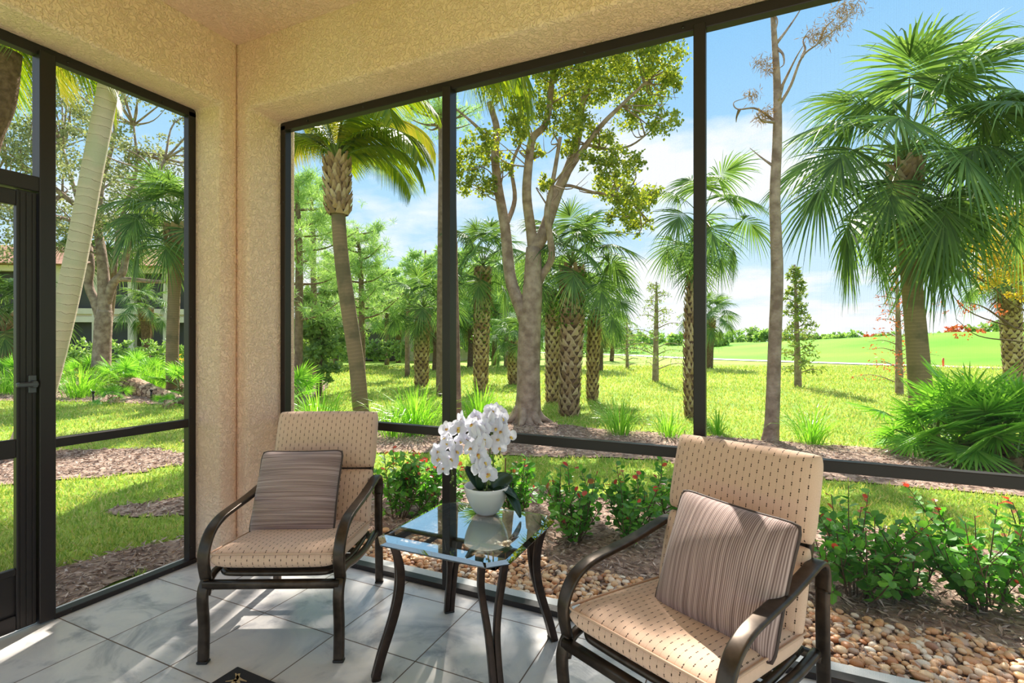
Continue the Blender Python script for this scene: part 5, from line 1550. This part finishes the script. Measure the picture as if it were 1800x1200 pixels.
# --- grass / lily clumps
def clump(px, py, h, n, label, m='lily', d=None, spread=.5, w=.014, name='lily_clump'):
    x, y = at(px, py) if d is None else atd(px, d)
    b = MB()
    for i in range(n):
        a = random.uniform(0, 6.28); r0 = random.uniform(0, .2) * spread; L = h * random.uniform(.6, 1.15); lean = random.uniform(.1, .95)
        o = np.array([math.cos(a), math.sin(a), 0]); e = math.pi / 2 - lean * .5; P = [o * r0]
        for k in range(5):
            e -= lean * .32 * (k + .4) * .5; P.append(P[-1] + (o * math.cos(e) + np.array([0, 0, math.sin(e)])) * L / 5)
        s = np.cross(o, [0, 0, 1.]); blade_strip(b, P, np.array([.7, 1, 1, .85, .6, .06]) * w, s * .85 + np.array([0, 0, .3]))
    o = b.build(name, M[m], None, smooth=False); o.location = (x, y, GZ)
    return tag(o, label, 'grass clump', 'strappy grass clumps in the mulch')
clump(730, 770, .85, 260, 'large bright clump of strappy leaves left of the first mullion', d=7.6, spread=1.6)
clump(690, 775, .6, 120, 'arching strappy clump between the corner armchair and the first mullion', d=7.4, spread=1.2)
clump(560, 770, .85, 240, 'strappy clump behind the corner armchair, left of the leaning palm', d=7.7, spread=1.6)
clump(845, 740, .75, 190, 'strappy clump behind the orchid, left of the forked tree', d=8.8, spread=1.4)
clump(1090, 765, .6, 150, 'strappy clump right of the forked tree at the mulch edge', d=7.6, spread=1.1)
clump(1175, 765, .5, 80, 'thin strappy clump left of the second mullion', d=7.4, spread=.9)
clump(1425, 785, .62, 120, 'arching grass clump to the right of the bare tree', d=6.9, spread=.9)
clump(1262, 765, .4, 50, 'sparse low grass clump just right of the second mullion', d=7.6)
clump(140, 690, .95, 300, 'rounded grass clump in the left bed beside the pale palm', d=12.5, spread=2.0)
clump(232, 672, 1.0, 260, 'grassy clump between the oak and the booted palm', d=14.5, spread=3)
clump(275, 672, .9, 240, 'grassy clump close behind the booted palm', d=14.8, spread=3)
clump(50, 680, .95, 260, 'grassy clump behind the screen door stile', d=13.2, spread=2.4)
clump(8, 672, .8, 200, 'pale grassy clump at the far left through the door pane', d=13.5, spread=2)
for x, dd in ((330, 17), (322, 18.5)):
    pass
b = MB(); x, y = atd(322, 17); cloud(b, [(np.array([0, 0, .45]), .5)], 260, .12, .08)
o = b.build('croton_shrub', M['yellow_flower'], None, smooth=False); o.location = (x, y, GZ); tag(o, 'small shrub with yellow leaves beside the booted palm', 'shrub')
# grove-floor shrubs by the far building
for i, (x, dd) in enumerate(((560, 21), (610, 24), (650, 26), (675, 26), (705, 25), (740, 28), (790, 30))):
    round_tree(x, dd, 630, 598, 20, 'low green shrub along the far edge of the shaded lawn', n=500, ls=.2, group='low shrubs along the far lawn edge', name='low_shrub', cat='shrub', trunk=False)
for i, (x, dd) in enumerate(((20, 22), (130, 24), (215, 26), (330, 22), (280, 24))):
    round_tree(x, dd, 640, 600, 34, 'low green shrub in front of the pale house', n=700, ls=.2, group='low shrubs in front of the pale house', name='low_shrub', cat='shrub', trunk=False)

# fallen palm log
def fallen_log():
    p0 = np.array([*at(206, 683), GZ + .22]); p1 = np.array([*at(262, 697), GZ + .12]); p2 = np.array([*at(322, 712), GZ + .06])
    C = catm([p0, p1, p2], 8); r = interp([.26, .22, .14, .10], len(C))
    root = empty('fallen_palm_log', tuple(p2 * np.array([1, 1, 0]) + np.array([0, 0, GZ])), 0, 'fallen palm trunk lying on the pine straw in the left bed', 'log')
    off = np.array(root.location); b = MB(); b.tube(C - off, r, 12)
    D = C[-1] - C[0]; D /= np.linalg.norm(D); s = np.cross(D, [0, 0, 1.]); s /= np.linalg.norm(s); u = np.cross(s, D)
    b.build('trunk', M['trunk_boot'], root)
    b = MB()
    for k in range(26):
        t = k / 25; c = C[int(t * (len(C) - 1))] - off; rr = r[int(t * (len(C) - 1))]
        for j in range(9):
            a = (j + .5 * (k % 2)) / 9 * 6.283; o = s * math.cos(a) + u * math.sin(a); tg = -s * math.sin(a) + u * math.cos(a); A = c + o * (rr - .01); ww = rr * .4
            b.add([A - tg * ww, A + tg * ww, A - D * .16 + o * .05 + tg * ww * .3, A - D * .16 + o * .05 - tg * ww * .3], [(0, 1, 2, 3)])
    b.build('boots', M['boot'], root, smooth=False)
fallen_log()

# --- red-tipped shrubs by the screens
def shrub(x, y, h, wd, n_stem, label, seed, group='red tipped shrubs in the bed outside'):
    r = np.random.default_rng(seed)
    root = empty('cocoplum_shrub', (x, y, GZ), 0, label, 'shrub', group)
    b = MB(); G = [[], [], [], []]; Rd = [[], [], [], []]
    for i in range(n_stem):
        a = r.uniform(0, 6.28); reach = wd * r.uniform(.15, 1.0); hh = h * r.uniform(.55, 1.0) * (1 - .25 * reach / wd)
        tip = np.array([math.cos(a) * reach, math.sin(a) * reach, hh]); b0 = np.array([math.cos(a) * .03, math.sin(a) * .03, -.03])
        P = catm([b0, b0 * .5 + tip * .45 + np.array([0, 0, -.02]) + r.normal(size=3) * .02, tip], 8); b.tube(P, interp([.006, .004, .002], len(P)), 5)
        subs = [P]
        for k in range(3):
            i0 = int(len(P) * r.uniform(.3, .75)); t2 = P[i0] + np.array([r.normal() * .10, r.normal() * .10, r.uniform(.05, .2)])
            t2[2] = min(t2[2], h * 1.02)
            Q = catm([P[i0], (P[i0] + t2) / 2 + r.normal(size=3) * .015, t2], 6); b.tube(Q, interp([.0035, .0015], len(Q)), 4); subs.append(Q)
        for Q in subs:
            Lq = np.linalg.norm(np.diff(Q, axis=0), axis=1).sum(); m = int(Lq / .027)
            for k in range(m):
                f = .25 + .75 * (k + .5) / m; idx = f * (len(Q) - 1); i0 = min(len(Q) - 2, int(idx)); c = Q[i0] + (Q[i0 + 1] - Q[i0]) * (idx - i0)
                T = Q[i0 + 1] - Q[i0]; T /= np.linalg.norm(T) + 1e-9; s = np.cross(T, r.normal(size=3)); s /= np.linalg.norm(s) + 1e-9
                D = T * .5 + s; N = np.cross(D, np.cross([0, 0, 1.], D)) + r.normal(size=3) * .5
                tgt = Rd if (f > .86 and c[2] > h * .6 and r.uniform() < .36) or r.uniform() < .015 else G
                sz = r.uniform(.040, .066) * (.75 if tgt is Rd else 1)
                tgt[0].append(c); tgt[1].append(D); tgt[2].append(N); tgt[3].append(sz)
    b.build('stems', M['bark_dark'], root)
    for g, m, nm in ((G, 'coco_plum', 'leaves'), (Rd, 'red_leaf', 'new_leaves')):
        if not g[0]: continue
        sz = np.array(g[3]); b = MB(); b.leaves(np.array(g[0]), np.array(g[1]), np.array(g[2]), sz, sz * .85, round_=True)
        o = b.build(nm, M[m], root, smooth=False)
        if nm == 'new_leaves': o['label'] = 'small red new leaves'
def S2(px, d, *a): 
    x, y = atd(px, d); shrub(x, y, *a)
S2(700, 3.95, .62, .34, 13, 'red tipped shrub showing between the corner armchair and the first mullion', 1)
S2(760, 4.05, .58, .30, 9, 'leafy shrub directly behind the orchid stems at the first mullion', 2)
S2(905, 3.95, .58, .30, 10, 'red tipped shrub directly right of the orchid bowl', 3)
S2(1010, 3.55, .60, .32, 13, 'shrub behind the right corner of the glass table', 4)
S2(1110, 3.55, .62, .34, 14, 'broad shrub between the glass table and the right armchair back', 5)
S2(1180, 3.9, .55, .26, 8, 'shrub half hidden by the right armchair back', 6)
S2(1500, 2.72, .70, .36, 14, 'red tipped shrub directly right of the right armchair back', 7)
S2(1600, 2.75, .48, .26, 9, 'low shrub in the gap between the two right hand shrubs', 8)
S2(1735, 2.62, .68, .38, 16, 'large leafed shrub nearest the right edge of the view', 9)
S2(1820, 2.6, .64, .32, 11, 'shrub cut off by the right edge of the view', 10)

# --- buildings
def house_left():
    x, y = atd(170, 31)
    root = empty('pale_house', (x, y, GZ), TH + math.radians(8), 'pale two storey house with white columns behind the oak on the left', 'building')
    b = MB(); b.box((-1.5, 3, 3.0), (21, 3, 6.0)); b.build('wall', M['white_wall'], root, smooth=False)
    b = MB()
    for xx in np.arange(-12, 8.1, 2.0): b.box((xx, 0, 3), (.34, .34, 6.0))
    for z in (.15, 2.75, 3.25, 5.8): b.box((-2, 0, z), (20, .38, .34))
    b.build('columns', M['white_wall'], root, smooth=False)
    for i, xx in enumerate(np.arange(-11, 7.1, 2.0)):
        for z in (1.5, 4.5):
            b = MB(); b.box((xx, .6, z), (1.6, .05, 2.3)); b.build('screened_opening', M['dark_screen'], root, smooth=False)
    b = MB(); b.box((-2, 1.2, 3.0), (20, 2.4, .25)); b.build('balcony_slab', M['white_wall'], root, smooth=False)
    b = MB(); b.add([(-14, -1, 6), (9.5, -1, 6), (9.5, 6, 6), (-14, 6, 6), (-11, 2.5, 7.6), (7, 2.5, 7.6)], [(0, 1, 5, 4), (2, 3, 4, 5), (1, 2, 5), (3, 0, 4), (0, 3, 2, 1)]); b.build('roof', M['roof'], root, smooth=False)
house_left()
def house_mid():
    x, y = atd(668, 36)
    root = empty('beige_house', (x, y, GZ), TH - math.radians(12), 'beige house with a dark screened porch far beyond the pines', 'building')
    b = MB(); b.box((0, 3, 1.7), (11, 4, 3.6)); b.build('wall', M['white_wall'], root, smooth=False)
    b = MB(); b.box((-1.2, .2, 1.2), (4.2, 1.8, 2.2)); b.build('screened_porch', M['dark_screen'], root, smooth=False)
    b = MB(); b.box((-1.2, 0, 2.45), (4.6, 2.2, .35)); b.build('porch_beam', M['white_wall'], root, smooth=False)
    b = MB(); b.add([(-6, 0.6, 3.5), (6, .6, 3.5), (6, 5.4, 3.5), (-6, 5.4, 3.5), (-4, 3, 4.8), (4, 3, 4.8)], [(0, 1, 5, 4), (2, 3, 4, 5), (1, 2, 5), (3, 0, 4), (0, 3, 2, 1)]); b.build('roof', M['roof'], root, smooth=False)
house_mid()
# small things on the course
x, y = atd(1658, 27.5)
b = MB(); b.tube([(0, 0, 0), (0, 0, .5)], .05, 8); o = b.build('marker_stake', mat('orange_stake', srgb(220, 100, 50), .6)); o.location = (x, y, gz_at(px=1658, d=27.5)); tag(o, 'short orange marker stake beside the cart path', 'stake')
for px, dd, lab in ((164, 11.6, 'thin dark garden stake beside the rounded grass clump'), (266, 12.0, 'thin dark garden stake behind the fallen palm log')):
    x, y = atd(px, dd); b = MB(); b.tube([(0, 0, -.05), (0, 0, .22)], .02, 8); b.tube([(0, 0, .22), (0, 0, .26)], .035, 8)
    o = b.build('garden_light', M['bronze']); o.location = (x, y, GZ); tag(o, lab.replace('stake', 'light'), 'garden light')
